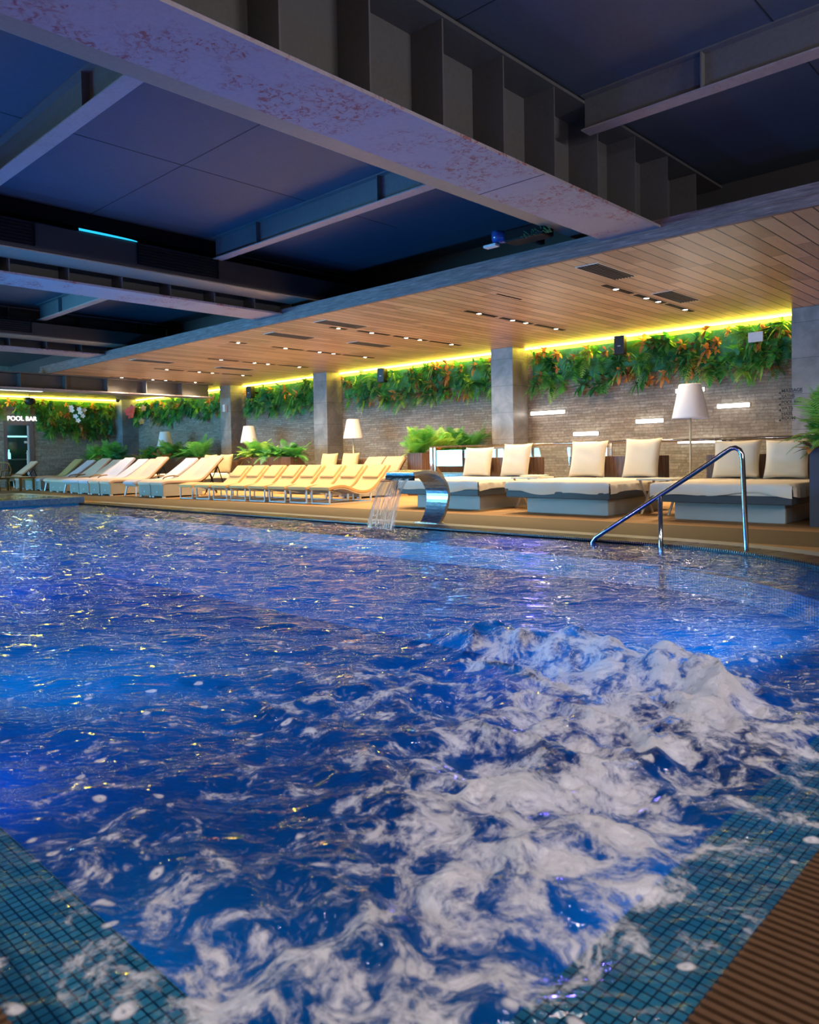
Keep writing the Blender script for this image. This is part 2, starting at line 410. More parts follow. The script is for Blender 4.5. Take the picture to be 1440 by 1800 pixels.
emit('led_yellow', (1.0, .78, .06, 1), LED_E)
emit('light_bar', (1.0, .90, .76, 1), BAR_E)
emit('spot_glow', (1.0, .86, .62, 1), 40)
emit('sign_white', (1.0, .97, .95, 1), 2.2)
emit('window_day', (.17, .62, 1.0, 1), WINDOW_E)
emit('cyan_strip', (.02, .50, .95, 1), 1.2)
emit('ceiling_panel', (.85, 1.0, .9, 1), 2.5)
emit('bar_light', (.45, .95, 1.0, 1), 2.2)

# ------------------------------------------------------------------ mesh helpers
class MB:
    def __init__(s): s.v = []; s.f = []; s.m = []; s.sm = []
    def add(s, vs, fs, mi=0, smooth=False):
        b = len(s.v); s.v.extend([tuple(p) for p in vs])
        for f in fs:
            s.f.append(tuple(b + i for i in f)); s.m.append(mi); s.sm.append(smooth)
        return s
    def box(s, x0, x1, y0, y1, z0, z1, mi=0):
        v = [(x, y, z) for z in (z0, z1) for y in (y0, y1) for x in (x0, x1)]
        return s.add(v, [(0, 2, 3, 1), (4, 5, 7, 6), (0, 1, 5, 4), (2, 6, 7, 3), (0, 4, 6, 2), (1, 3, 7, 5)], mi)
    def obox(s, c, size, mat3, mi=0):
        h = [d / 2 for d in size]; c = Vector(c)
        v = [c + mat3 @ Vector((x * h[0], y * h[1], z * h[2])) for z in (-1, 1) for y in (-1, 1) for x in (-1, 1)]
        return s.add(v, [(0, 2, 3, 1), (4, 5, 7, 6), (0, 1, 5, 4), (2, 6, 7, 3), (0, 4, 6, 2), (1, 3, 7, 5)], mi)
    def bar(s, a, b, w, h=None, mi=0):
        a = Vector(a); b = Vector(b); d = b - a; L = d.length
        q = d.to_track_quat('Z', 'Y').to_matrix()
        return s.obox((a + b) / 2, (w, h or w, L), q, mi)
    def tube(s, pts, r, n=10, mi=0, cap=True, closed=False):
        pts = [Vector(p) for p in pts]; rs = r if isinstance(r, (list, tuple)) else [r] * len(pts)
        m = len(pts); up = None; rings = []
        for i, p in enumerate(pts):
            if closed: t = pts[(i + 1) % m] - pts[i - 1]
            else: t = (pts[min(i + 1, m - 1)] - pts[max(i - 1, 0)])
            t.normalize()
            if up is None:
                up = Vector((0, 0, 1)) if abs(t.z) < .9 else Vector((1, 0, 0))
            a = (up - t * up.dot(t)).normalized(); b = t.cross(a); up = a
            rings.append([p + (a * math.cos(2 * PI * k / n) + b * math.sin(2 * PI * k / n)) * rs[i] for k in range(n)])
        vs = [q for r_ in rings for q in r_]; fs = []
        for i in range(m if closed else m - 1):
            j = (i + 1) % m
            for k in range(n):
                l = (k + 1) % n
                fs.append((i * n + k, i * n + l, j * n + l, j * n + k))
        s.add(vs, fs, mi, True)
        if cap and not closed:
            b = len(s.v) - len(vs)
            for ring, rev in ((0, True), (m - 1, False)):
                f = [b + ring * n + k for k in range(n)]
                s.f.append(tuple(f[::-1] if rev else f)); s.m.append(mi); s.sm.append(False)
        return s
    def lathe(s, prof, n=28, c=(0, 0, 0), mi=0, smooth=True):
        vs = [(c[0] + r * math.cos(2 * PI * k / n), c[1] + r * math.sin(2 * PI * k / n), c[2] + z) for r, z in prof for k in range(n)]
        fs = [(i * n + k, i * n + (k + 1) % n, (i + 1) * n + (k + 1) % n, (i + 1) * n + k) for i in range(len(prof) - 1) for k in range(n)]
        return s.add(vs, fs, mi, smooth)
    def profile_x(s, top, x0, x1, thick, mi=0, smooth=True, taper=None):
        # ribbon solid: (y,z) centreline extruded along x
        P = [Vector((0, y, z)) for y, z in top]; m = len(P); A = []; B = []
        for i, p in enumerate(P):
            t = (P[min(i + 1, m - 1)] - P[max(i - 1, 0)]).normalized(); nrm = Vector((0, -t.z, t.y))
            th = thick[i] if isinstance(thick, (list, tuple)) else thick
            A.append(p); B.append(p - nrm * th)
        vs = []
        for i in range(m):
            k = taper[i] if taper else 1
            xa = (x0 + x1) / 2 - (x1 - x0) / 2 * k; xb = (x0 + x1) / 2 + (x1 - x0) / 2 * k
            for q in (A[i], B[i]):
                vs.append((xa, q.y, q.z)); vs.append((xb, q.y, q.z))
        fs = []
        for i in range(m - 1):
            a = i * 4; b = a + 4
            fs += [(a, a + 1, b + 1, b), (a + 2, b + 2, b + 3, a + 3), (a, b, b + 2, a + 2), (a + 1, a + 3, b + 3, b + 1)]
        fs += [(0, 2, 3, 1), ((m - 1) * 4, (m - 1) * 4 + 1, (m - 1) * 4 + 3, (m - 1) * 4 + 2)]
        return s.add(vs, fs, mi, False)
    def build(s, name, mats, parent=None, loc=None, bevel=0, subsurf=0, segs=2):
        me = bpy.data.meshes.new(name)
        me.from_pydata(s.v, [], s.f)
        for mm in ([mats] if isinstance(mats, str) else mats): me.materials.append(MATS[mm])
        me.polygons.foreach_set('material_index', s.m)
        me.polygons.foreach_set('use_smooth', s.sm)
        me.update()
        o = bpy.data.objects.new(name, me); COL.objects.link(o)
        if parent: o.parent = parent
        if loc: o.location = loc
        if bevel:
            b = o.modifiers.new('bevel', 'BEVEL'); b.width = bevel; b.segments = segs; b.limit_method = 'ANGLE'
        if subsurf:
            q = o.modifiers.new('sub', 'SUBSURF'); q.levels = q.render_levels = subsurf
        return o

def thing(name, label, cat, loc=(0, 0, 0), rz=0, group=None):
    o = bpy.data.objects.new(name, None); COL.objects.link(o); o.empty_display_size = .1
    o.location = loc; o.rotation_euler = (0, 0, rz); o['label'] = label; o['category'] = cat
    if group: o['group'] = group
    return o
def tag(o, label, cat, group=None, kind=None):
    o['label'] = label; o['category'] = cat
    if group: o['group'] = group
    if kind: o['kind'] = kind
    return o
def struct(o, label=None, cat=None):
    o['kind'] = 'structure'
    if label: o['label'] = label
    if cat: o['category'] = cat
    return o
def dup(root, loc, rz=0, label=None, group=None):
    r = root.copy(); COL.objects.link(r); r.location = loc; r.rotation_euler = (0, 0, rz)
    if label: r['label'] = label
    if group: r['group'] = group
    for ch in list(root.children):
        c = ch.copy(); COL.objects.link(c); c.parent = r
        for g in list(ch.children):
            d = g.copy(); COL.objects.link(d); d.parent = c
    return r
def text_mesh(name, body, size, depth, mat, loc, rot, parent=None, bold=0.0, align='LEFT'):
    cu = bpy.data.curves.new(name, 'FONT'); cu.body = body; cu.size = size; cu.extrude = depth; cu.offset = bold; cu.align_x = align
    t = bpy.data.objects.new(name + '_curve', cu); COL.objects.link(t)
    dg = bpy.context.evaluated_depsgraph_get(); dg.update()
    me = bpy.data.meshes.new_from_object(t.evaluated_get(dg))
    bpy.data.objects.remove(t); bpy.data.curves.remove(cu)
    me.name = name
    me.materials.clear(); me.materials.append(MATS[mat])
    o = bpy.data.objects.new(name, me); COL.objects.link(o); o.location = loc; o.rotation_euler = rot
    if parent: o.parent = parent
    return o

# ------------------------------------------------------------------ dimensions
XL, XR, YB, YF = -30.1, 4.0, 15.0, -7.0
ZW, ZS = 3.36, 4.45           # wooden ceiling, concrete slab
POOL_X0, POOL_X1, POOL_Y0, POOL_Y1, POOL_R = -16.6, -.51, .42, 7.02, 3.0
def outline(off):
    x0, x1, y0, y1, r = POOL_X0, POOL_X1 + off, POOL_Y0 - off, POOL_Y1 + off, POOL_R + off
    p = [(x0, y0), (x1, y0)]
    cx, cy = x1 - r, y1 - r
    p += [(cx + r * math.cos(a), cy + r * math.sin(a)) for a in np.linspace(0, PI / 2, 25)]
    p += [(x0, y1)]
    return p
GRATE_W, CURB_W = .33, .22

def deep_outline(off=0):    # inner edge of the underwater shelf: none along the far side
    x0, x1, y0, y1, r = POOL_X0, POOL_X1 - .38, POOL_Y0 + .38, POOL_Y1, 2.9
    p = [(x0, y0), (x1, y0)]
    p += [(x1 - r + r * math.cos(a), y1 - r + r * math.sin(a)) for a in np.linspace(0, PI / 2, 25)]
    return p + [(x0, y1)]
def ring_strip(mb, a, b, za, zb, mi=0):      # open strip between two outlines (the left end stays open)
    n = len(a)
    mb.add([(x, y, za) for x, y in a] + [(x, y, zb) for x, y in b], [(i, i + 1, n + i + 1, n + i) for i in range(n - 1)], mi)

# ------------------------------------------------------------------ floor
bm = bmesh.new()
inner = outline(GRATE_W + CURB_W)
outer = [(POOL_X0, YF), (XR, YF), (XR, YB), (POOL_X0, YB)]
iv = [bm.verts.new((x, y, 0)) for x, y in inner]; ov = [bm.verts.new((x, y, 0)) for x, y in outer]
loop = ov + iv[::-1]
es = [bm.edges.new((loop[i], loop[(i + 1) % len(loop)])) for i in range(len(loop))]
bmesh.ops.triangle_fill(bm, edges=es, use_beauty=True)
q = [bm.verts.new(p) for p in ((XL - 3, YF, 0), (POOL_X0, YF, 0), (POOL_X0, YB, 0), (XL - 3, YB, 0))]
bm.faces.new(q)
for f in bm.faces:
    f.normal_update()
    if f.normal.z < 0: f.normal_flip()
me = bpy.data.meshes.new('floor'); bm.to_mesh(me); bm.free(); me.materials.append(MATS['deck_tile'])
fl = bpy.data.objects.new('floor', me); COL.objects.link(fl); struct(fl)

mb = MB(); ring_strip(mb, outline(GRATE_W), outline(GRATE_W + CURB_W), .004, .004)
ring_strip(mb, outline(GRATE_W), outline(GRATE_W), .004, -.10)
struct(mb.build('pool_curb', 'curb_stone'))
mb = MB(); ring_strip(mb, outline(0), outline(GRATE_W), -.11, -.11)
ring_strip(mb, outline(.012), outline(.012), -.11, -.012); ring_strip(mb, outline(0), outline(.012), -.012, -.012); ring_strip(mb, outline(0), outline(0), -.012, -.2)
struct(mb.build('gutter_trough', 'gutter_dark'))

# grating slats across the gutter
mb = MB(); pts = outline(0)[0:]; pitch = .0235; wd = .0125
acc = 0
for i in range(len(pts) - 1):
    a = Vector((*pts[i], 0)); b = Vector((*pts[i + 1], 0)); d = b - a; L = d.length; d.normalize(); nrm = Vector((d.y, -d.x, 0))
    t = acc
    while t < L:
        p = a + d * t
        if not (p.y < 1 and p.x < -4.5):
            m3 = Matrix((nrm, d, Vector((0, 0, 1)))).transposed()
            mb.obox(p + nrm * (GRATE_W / 2) + Vector((0, 0, -.006)), (GRATE_W - .004, wd, .020), m3)
        t += pitch
    acc = t - L
for off in (.03, .16, .30):
    o1, o2 = outline(off), outline(off + .012)
    ring_strip(mb, o1, o2, -.02, -.02)
struct(mb.build('gutter_grating', 'grate_plastic', bevel=0))

# ------------------------------------------------------------------ pool basin: shelf and deep part
mb = MB(); SH, SW, DEEP = -.22, .38, -1.45
ring_strip(mb, outline(0), deep_outline(), SH, SH); ring_strip(mb, outline(0), outline(0), 0 - .012, SH)
ring_strip(mb, deep_outline(), deep_outline(), SH, -.42)
struct(mb.build('pool_shelf', 'pool_mosaic'))
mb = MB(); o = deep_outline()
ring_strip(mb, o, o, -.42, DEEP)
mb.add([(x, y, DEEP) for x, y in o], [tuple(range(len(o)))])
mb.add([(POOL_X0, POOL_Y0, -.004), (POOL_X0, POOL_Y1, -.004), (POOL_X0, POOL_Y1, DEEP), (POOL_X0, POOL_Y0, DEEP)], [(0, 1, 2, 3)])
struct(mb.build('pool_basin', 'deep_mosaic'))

# raised ledge at the far end
mb = MB(); mb.box(-20.4, POOL_X0, -1.0, 7.15, -.005, .13); struct(mb.build('raised_pool_wall', 'ledge_mosaic', bevel=.01))
mb = MB(); mb.box(-20.1, POOL_X0 - .30, -.7, 6.85, .131, .136)
tag(mb.build('raised_pool_water', 'water'), 'shallow water on the raised mosaic ledge at the far left end', 'water', kind='stuff')

# ------------------------------------------------------------------ walls
BLK = .25
mb = MB(); mb.box(XL - .3, XR, YB, YB + .3, 0, ZS); struct(mb.build('wall_back', 'stone_cladding'))
DY0, DY1, DZ = 10.05, 11.12, 2.43
mb = MB(); mb.box(XL - .3, XL, YF, DY0, 0, ZS); mb.box(XL - .3, XL, DY1, YB, 0, ZS); mb.box(XL - .3, XL, DY0, DY1, DZ, ZS)
struct(mb.build('wall_left', 'stone_cladding'))
mb = MB(); mb.box(XR, XR + .3, YF, YB, 0, ZS); struct(mb.build('wall_right', 'wall_dark'))
# front wall with a long row of windows opposite the far loungers
WX0, WX1, NW, WZ0, WZ1 = -29.5, -16.6, 6, .25, 3.05
mb = MB(); mb.box(XL, WX0, YF - .3, YF, 0, ZS); mb.box(WX1, XR, YF - .3, YF, 0, ZS); mb.box(WX0, WX1, YF - .3, YF, 0, WZ0); mb.box(WX0, WX1, YF - .3, YF, WZ1, ZS)
struct(mb.build('wall_front', 'wall_dark'))
wstep = (WX1 - WX0) / NW
for i in range(NW):
    x0 = WX0 + i * wstep; x1 = x0 + wstep
    mb = MB()
    for a, b, c, d in ((x0, x0 + .07, WZ0, WZ1), (x1 - .07, x1, WZ0, WZ1), (x0 + .07, x1 - .07, WZ0, WZ0 + .07), (x0 + .07, x1 - .07, WZ1 - .07, WZ1)): mb.box(a, b, YF - .12, YF - .02, c, d)
    w = struct(mb.build('window_%d' % (i + 1), 'black_metal'))
    p = MB(); p.box(x0 + .07, x1 - .07, YF - .08, YF - .06, WZ0 + .07, WZ1 - .07); p.build('pane', 'window_day', w)

# columns along the back wall
def column(x0, x1, y0, y1, z1=ZW):
    mb = MB(); mb.box(x0, x1, y0, y1, 0, z1); return struct(mb.build('column', 'column_tile', bevel=.006))
for x0, x1 in ((-4.39, -3.74), (-11.0, -10.38), (-17.56, -16.96), (-22.52, -21.9)): column(x0, x1, 14.4, YB - .002)
column(XL + .002, XL + .62, 14.3, YB - .002)
mb = MB(); mb.box(-3.72, -2.2, 14.85, 14.99, 0, ZW); struct(mb.build('trim_1', 'planter_wood'))

# ------------------------------------------------------------------ ceilings
mb = MB(); mb.box(XL, XR, YF, 10.5, ZS, ZS + .2); struct(mb.build('ceiling', 'slab_paint'))
mb = MB()
for x in (-2.2, -6.3, -8.35, -13.6, -15.6): mb.box(x - .004, x + .004, YF, 8.6, ZS - .003, ZS)
for y in (1.2, 4.9): mb.box(XL, XR, y - .004, y + .004, ZS - .003, ZS)
struct(mb.build('slab_joints', 'seam'))
mb = MB(); mb.box(XL, XR, 8.56, YB, ZW, ZW + .05); struct(mb.build('wood_ceiling', 'ceiling_wood'))
mb = MB(); mb.box(-22.5, XR, 8.50, 8.56, ZW - .002, 3.468); mb.box(-22.5, XR, 8.535, 8.60, 3.478, 3.60); mb.box(-22.5, XR, 8.55, 8.6, 3.45, 3.49)
mb.box(-22.5, -22.44, 8.6, 8.9, ZW - .002, 3.6)
struct(mb.build('fascia', 'fascia_wood'))
mb = MB(); mb.box(XL, XR, 10.4, 10.5, ZW + .05, ZS + .1); struct(mb.build('ceiling_upstand', 'wall_dark'))

# primary beams
def main_beam(xc, y0, y1, zb, ztop, hw=.375, step=.81, y_first=3.09, label=''):
    mb = MB()
    mb.box(xc - hw, xc + hw, y0, y1, zb, zb + .03, 1)
    mb.box(xc - .012, xc + .012, y0, y1, zb + .03, ztop - .03, 0)
    mb.box(xc - hw, xc + hw, y0, y1, ztop - .03, ztop, 0)
    y = y_first - step * 14
    while y < y1:
        if y > y0:
            for s in (-1, 1): mb.box(xc + s * .012 if s > 0 else xc - hw + .02, xc + hw - .02 if s > 0 else xc - .012, y, y + .016, zb + .03, ztop - .03, 0)
        y += step
    return struct(mb.build('main_beam', ['beam_paint', 'flange_paint']))
main_beam(-4.395, YF, 10.38, 3.50, ZS - .03)
main_beam(-11.62, YF, 10.38, 3.50, ZS - .03)
main_beam(-18.75, YF, 10.38, 3.50, ZS - .03)
main_beam(2.8, YF, 10.38, 3.50, ZS - .03)
# the low beam below the wooden ceiling, carried by the fourth column
main_beam(-22.2, YF, 13.75, 2.91, ZW - .002, .32, 1.21, 9.0)
# splice lines in the flange of the large beam
mb = MB()
for y in (6.1,): mb.box(-4.78, -4.01, y, y + .008, 3.4975, 3.5005)
struct(mb.build('flange_joint', 'seam'))

# purlins between the main beams
def purlin(x0, x1, y, zb=4.1):
    mb = MB(); mb.box(x0, x1, y - .085, y + .085, zb, zb + .014, 1); mb.box(x0, x1, y - .006, y + .006, zb + .014, ZS, 0)
    mb.box(x0, x1, y - .085, y + .085, ZS - .016, ZS, 0)
    for x in np.arange(x0 + 1.2, x1 - .5, 2.6): mb.box(x, x + .012, y - .08, y + .08, zb + .014, ZS - .016, 0)
    return struct(mb.build('purlin', ['purlin_paint', 'purlin_flange']))
for y in (-4.2, -.5, 3.15, 6.87):
    for x0, x1 in ((-22.4, -18.9), (-18.0, -12.2), (-10.75, -5.3), (-4.02, 2.4)): purlin(x0, x1, y)

# ventilation ducts running beside the beams, with grilles
def duct(x0, x1, y0, y1, zb, zt, grilles, name='air_duct', label=''):
    root = thing(name, label, 'duct', ((x0 + x1) / 2, (y0 + y1) / 2, zb))
    cx, cy = (x0 + x1) / 2, (y0 + y1) / 2
    mb = MB(); mb.box(x0 - cx, x1 - cx, y0 - cy, y1 - cy, .03, zt - zb); mb.build('duct_body', 'duct_paint', root, bevel=.01)
    mb = MB(); mb.box(x0 - cx - .005, x1 - cx + .005, y0 - cy, y1 - cy, 0, .028)
    mb.build('bottom_panel', 'duct_strip', root, bevel=.012)
    for a, b in grilles:
        mb = MB(); X = x1 - cx
        mb.box(X, X + .02, a - cy, a - cy + .02, .08, .38); mb.box(X, X + .02, b - cy - .02, b - cy, .08, .38)
        for k in range(7): mb.box(X, X + .025, a - cy, b - cy, .08 + k * .045, .095 + k * .045)
        mb.build('grille', 'black_metal', root)
    return root
duct(-11.28, -10.72, YF, 10.2, 3.72, 4.12, ((2.4, 4.05), (5.5, 6.88)), label='brown air duct with louvred grilles beside the middle beam')
duct(-18.36, -17.8, YF, 10.2, 3.70, 4.02, ((4.6, 6.6),), label='dark air duct beside the farthest high beam at left')
duct(-5.38, -4.42, YF, 10.2, 3.72, 3.95, (), label='beige bottomed air duct along the left of the large stained beam')
# dark cable tray above the middle duct
mb = MB(); mb.box(-.11, .11, -5.2, 5.2, 0, .20); mb.box(-.08, .08, 4.95, 5.2, -.1, .0)
tag(mb.build('cable_tray', 'black_metal', loc=(-11.0, 1.8, 4.24), bevel=.01), 'long dark cable tray above the middle air duct', 'cable tray')
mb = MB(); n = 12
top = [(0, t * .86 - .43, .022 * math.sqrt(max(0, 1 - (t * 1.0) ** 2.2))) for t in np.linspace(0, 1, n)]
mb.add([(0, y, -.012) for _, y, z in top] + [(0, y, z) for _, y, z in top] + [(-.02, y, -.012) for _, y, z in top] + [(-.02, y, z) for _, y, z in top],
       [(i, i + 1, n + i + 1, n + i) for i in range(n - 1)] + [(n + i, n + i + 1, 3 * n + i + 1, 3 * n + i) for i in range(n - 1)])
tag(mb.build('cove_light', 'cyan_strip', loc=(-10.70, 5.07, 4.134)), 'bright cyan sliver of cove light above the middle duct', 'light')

# projector clamped above the fascia
pr = thing('stage_projector', 'black stage projector on the roof ledge by the end of the large beam', 'projector', (-5.75, 8.2, 3.62))
mb = MB(); mb.box(-.18, .42, -.13, .13, .0, .17); mb.build('body', 'black_metal', pr, bevel=.03)
mb = MB(); mb.tube([(-.18, -.02, .1), (-.30, -.06, .12), (-.37, -.08, .125)], [.075, .085, .09], 16); mb.build('lens_barrel', 'lens_blue', pr)
mb = MB(); mb.box(-.50, -.30, -.15, -.05, -.005, .03); mb.build('mounting_shoe', 'plate_white', pr, bevel=.006)
mb = MB(); mb.box(.06, .12, .1, .36, .02, .1); mb.build('bracket', 'black_metal', pr)
mb = MB(); rnd = random.Random(4)
for k in range(60):
    x = rnd.uniform(.12, .52); mb.bar((x, -.05, .02), (x + rnd.uniform(-.05, .05), -.17 + rnd.uniform(0, .05), rnd.uniform(.0, .09)), .006)
mb.build('tinsel', 'leaf_teal', pr)

# ------------------------------------------------------------------ recessed spotlight trays and air vents
ORD = ['first', 'second', 'third', 'fourth', 'fifth', 'sixth', 'seventh', 'eighth', 'ninth']
TX = [-5.69, -8.31, -11.02, -13.82, -16.42, -19.08, -21.72]
def make_tray(loc, label):
    t = thing('spotlight_tray', label, 'spotlights', loc, 0, 'spotlight trays in the wooden ceiling')
    for a, b in ((-1.6, -.75), (-.6, .38), (.5, 1.5)):
        mb = MB(); mb.box(-.045, .045, a, b, -.006, .0); mb.build('slot', 'black_metal', t)
    for y in (-1.24, -.25, .17, 1.2):
        mb = MB(); mb.lathe([(.052, -.012), (.052, -.004), (.040, -.004), (.040, -.012), (.052, -.012)], 20, (0, y, 0)); s = mb.build('spot_ring', 'plate_white', t)
        mb = MB(); mb.lathe([(.0001, -.0095), (.040, -.0095)], 18, (0, y, 0)); mb.build('spot_lens', 'spot_glow', s)
    return t
tray = None
for i, x in enumerate(TX):
    lab = '%s spotlight tray from the right in the wooden ceiling' % ORD[i] if i < 6 else 'farthest spotlight tray in the wooden ceiling, just before the low beam'
    if tray is None: tray = make_tray((x, 11.8, ZW), lab); t = tray
    else: t = dup(tray, (x, 11.8, ZW), 0, lab)
    for y in (-1.24, -.25, .17, 1.2):
        light('spot_beam', 'SPOT', (0, y, -.03), DOWN_W, (1, .74, .42), .04, parent=t, spot_size=R(145 if i < 5 else 80), spot_blend=.85)
for i, (x, y) in enumerate(((-11.06, 9.72), (-13.8, 9.3))):
    t = thing('ceiling_spot', 'single recessed spot near the fascia, %s' % ('left of the large beam end' if i == 0 else 'farther left one'), 'spotlight', (x, y, ZW), 0, 'single ceiling spots')
    mb = MB(); mb.box(-.045, .045, -.2, .2, -.006, 0); mb.build('slot', 'black_metal', t)
    mb = MB(); mb.lathe([(.0001, -.0095), (.035, -.0095)], 16); mb.build('spot_lens', 'spot_glow', t)
def make_vent(loc, label):
    t = thing('ceiling_vent', label, 'air vent', loc, 0, 'louvred vents in the wooden ceiling')
    mb = MB(); mb.box(-.165, .165, -.53, .53, -.004, 0); mb.build('backing', 'black_metal', t)
    mb = MB()
    for k in range(7): mb.box(-.15 + k * .046, -.135 + k * .046, -.51, .51, -.018, -.004)
    mb.build('louvres', 'beam_paint', t)
    mb = MB(); mb.box(-.175, -.155, -.53, .53, -.01, 0); mb.box(.155, .175, -.53, .53, -.01, 0); mb.box(-.155, .155, -.53, -.51, -.01, 0); mb.box(-.155, .155, .51, .53, -.01, 0)
    mb.build('frame', 'table_top', t)
    return t
VL = [(-5.23, 9.45, 'pale framed ceiling vent near the end of the large beam'), (-5.32, 11.82, 'ceiling vent to the right of the first spotlight tray'),
      (-10.67, 9.45, 'ceiling vent near the fascia by the third spotlight tray'), (-12.34, 9.55, 'ceiling vent near the fascia between third and fourth trays'),
      (-12.17, 11.6, 'ceiling vent midway between third and fourth trays'), (-17.67, 9.4, 'ceiling vent near the fascia at far left'), (-17.77, 11.85, 'ceiling vent midway between fifth and sixth trays')]
v0 = None
for x, y, l in VL:
    if v0 is None: v0 = make_vent((x, y, ZW), l)
    else: dup(v0, (x, y, ZW), 0, l)
mb = MB(); mb.box(-.02, .02, -.32, .32, -.004, 0); tag(mb.build('ceiling_slot', 'black_metal', loc=(-7.12, 9.82, ZW)), 'thin dark slot in the ceiling between the first two trays', 'slot')

# luminaires added out of view under the slab, to brighten the foam
l0 = None
for x, y, l in ((1.4, 1.6, 'added long white luminaire over the near right deck, out of view'), (-2.2, -3.0, 'added long white luminaire over the deck behind the camera'), (-8.5, -3.0, 'added long white luminaire behind the camera, farther left')):
    if l0: t = dup(l0, (x, y, 4.0), 0, l)
    else:
        t = l0 = thing('added_luminaire', l, 'light', (x, y, 4.0), 0, 'added luminaires over the near deck')
        mb = MB(); mb.box(-1.3, 1.3, -.1, .1, .0, .08); mb.build('housing', 'plate_white', t, bevel=.01)
        mb = MB(); mb.box(-1.28, 1.28, -.085, .085, -.012, 0); mb.build('diffuser', 'light_bar', t)
        for q in (-1, 1):
            mb = MB(); mb.tube([(q, 0, .08), (q, 0, .43)], .008, 6); mb.build('rod', 'steel', t)
    a = light('added_luminaire_light', 'AREA', (0, 0, -.03), FILL_LUM_W, (1, .91, .90), 2.5, parent=t, shape='RECTANGLE', size_y=.18)

# wall washers added out of view to light the beam web from the right
s1_ = None
for y, l in ((1.0, 'added long wall washer on the right wall, out of view'), (5.0, 'second added wall washer farther along the right wall, out of view')):
    if s1_: t = dup(s1_, (XR, y, 3.1), 0, l)
    else:
        t = s1_ = thing('added_wall_washer', l, 'light', (XR, y, 3.1), 0, 'added wall washers on the right wall')
        mb = MB(); mb.box(-.09, -.0, -.8, .8, -.07, .07); mb.build('housing', 'plate_white', t, bevel=.01)
        mb = MB(); mb.box(-.10, -.09, -.78, .78, -.06, .06); mb.build('diffuser', 'light_bar', t)
    la = light('added_washer_light', 'AREA', (-.12, 0, 0), 70, (1, .93, .88), .12, parent=t, shape='RECTANGLE', size_y=1.5)
    la.rotation_euler = (0, R(90), 0)

# LED strip along the top of the planted walls
for nm, a, b in (('back', (XL + .1, YB - .10), (-3.0, YB - .07)), ('left', (XL + .07, YF + 6), (XL + .10, YB - .1))):
    mb = MB()
    if nm == 'back': mb.box(a[0], b[0], a[1], b[1], ZW - .032, ZW - .010)
    else: mb.box(a[0], b[0], a[1], b[1], ZW - .032, ZW - .010)
    tag(mb.build('led_strip', 'led_yellow'), 'glowing yellow LED strip above the plants on the %s wall' % ('long stone' if nm == 'back' else 'pool bar'), 'light strip')
mb = MB(); mb.box(-.5, .5, -.8, .8, -.01, 0); tag(mb.build('ceiling_light', 'ceiling_panel', loc=(-27.2, 9.7, ZW)), 'pale flat ceiling light above the pool bar door', 'light')

# ------------------------------------------------------------------ foliage
def frond(mb, base, d, up, L, droop, nl, wl, mi, rnd, ll=.35):
    d = d.normalized(); side = d.cross(up)
    if side.length < .05: side = d.cross(Vector((1, 0, .2)))
    side.normalize(); nrm = side.cross(d)
    pts = []
    for i in range(nl + 1):
        t = i / nl
        pts.append(base + d * (L * t) + Vector((0, 0, -droop * L * t * t)))
    vs = []; fs = []
    for i in range(1, nl + 1):
        t = i / nl; p = pts[i]; tg = (pts[i] - pts[i - 1]).normalized()
        lw = ll * L * (math.sin(PI * min(1, .12 + t * .86)) ** .8) + .01
        for s in (-1, 1):
            tip = p + side * s * lw + tg * lw * .55 + Vector((0, 0, -.18 * lw)) + nrm * rnd.uniform(-.1, .1) * lw
            mid = (p + tip) / 2 + nrm * .04 * lw
            w = tg * wl * L
            b = len(vs)
            vs += [p - w * .3, mid - w * .5, tip, mid + w * .5, p + w * .3]
            fs.append((b, b + 1, b + 2, b + 3, b + 4) if s > 0 else (b + 4, b + 3, b + 2, b + 1, b))
    b = len(vs)
    w = side * .006
    for p in pts: vs += [p - w, p + w]
    for i in range(nl): fs.append((b + 2 * i, b + 2 * i + 1, b + 2 * i + 3, b + 2 * i + 2))
    mb.add(vs, fs, mi, False)
def leaf(mb, base, d, up, L, w, droop, mi, fold=.2, n=5):
    d = d.normalized(); side = d.cross(up)
    if side.length < .05: side = d.cross(Vector((1, 0, .2)))
    side.normalize(); nrm = side.cross(d)
    vs = []; fs = []
    for i in range(n + 1):
        t = i / n; p = base + d * (L * t) + Vector((0, 0, -droop * L * t * t))
        k = w * L * (math.sin(PI * (t * .93 + .035)) ** .75) if 0 < i < n else .004
        vs += [p - side * k + nrm * fold * k, p, p + side * k + nrm * fold * k]
    for i in range(n):
        a = i * 3
        fs += [(a, a + 1, a + 4, a + 3), (a + 1, a + 2, a + 5, a + 4)]
    mb.add(vs, fs, mi, True)
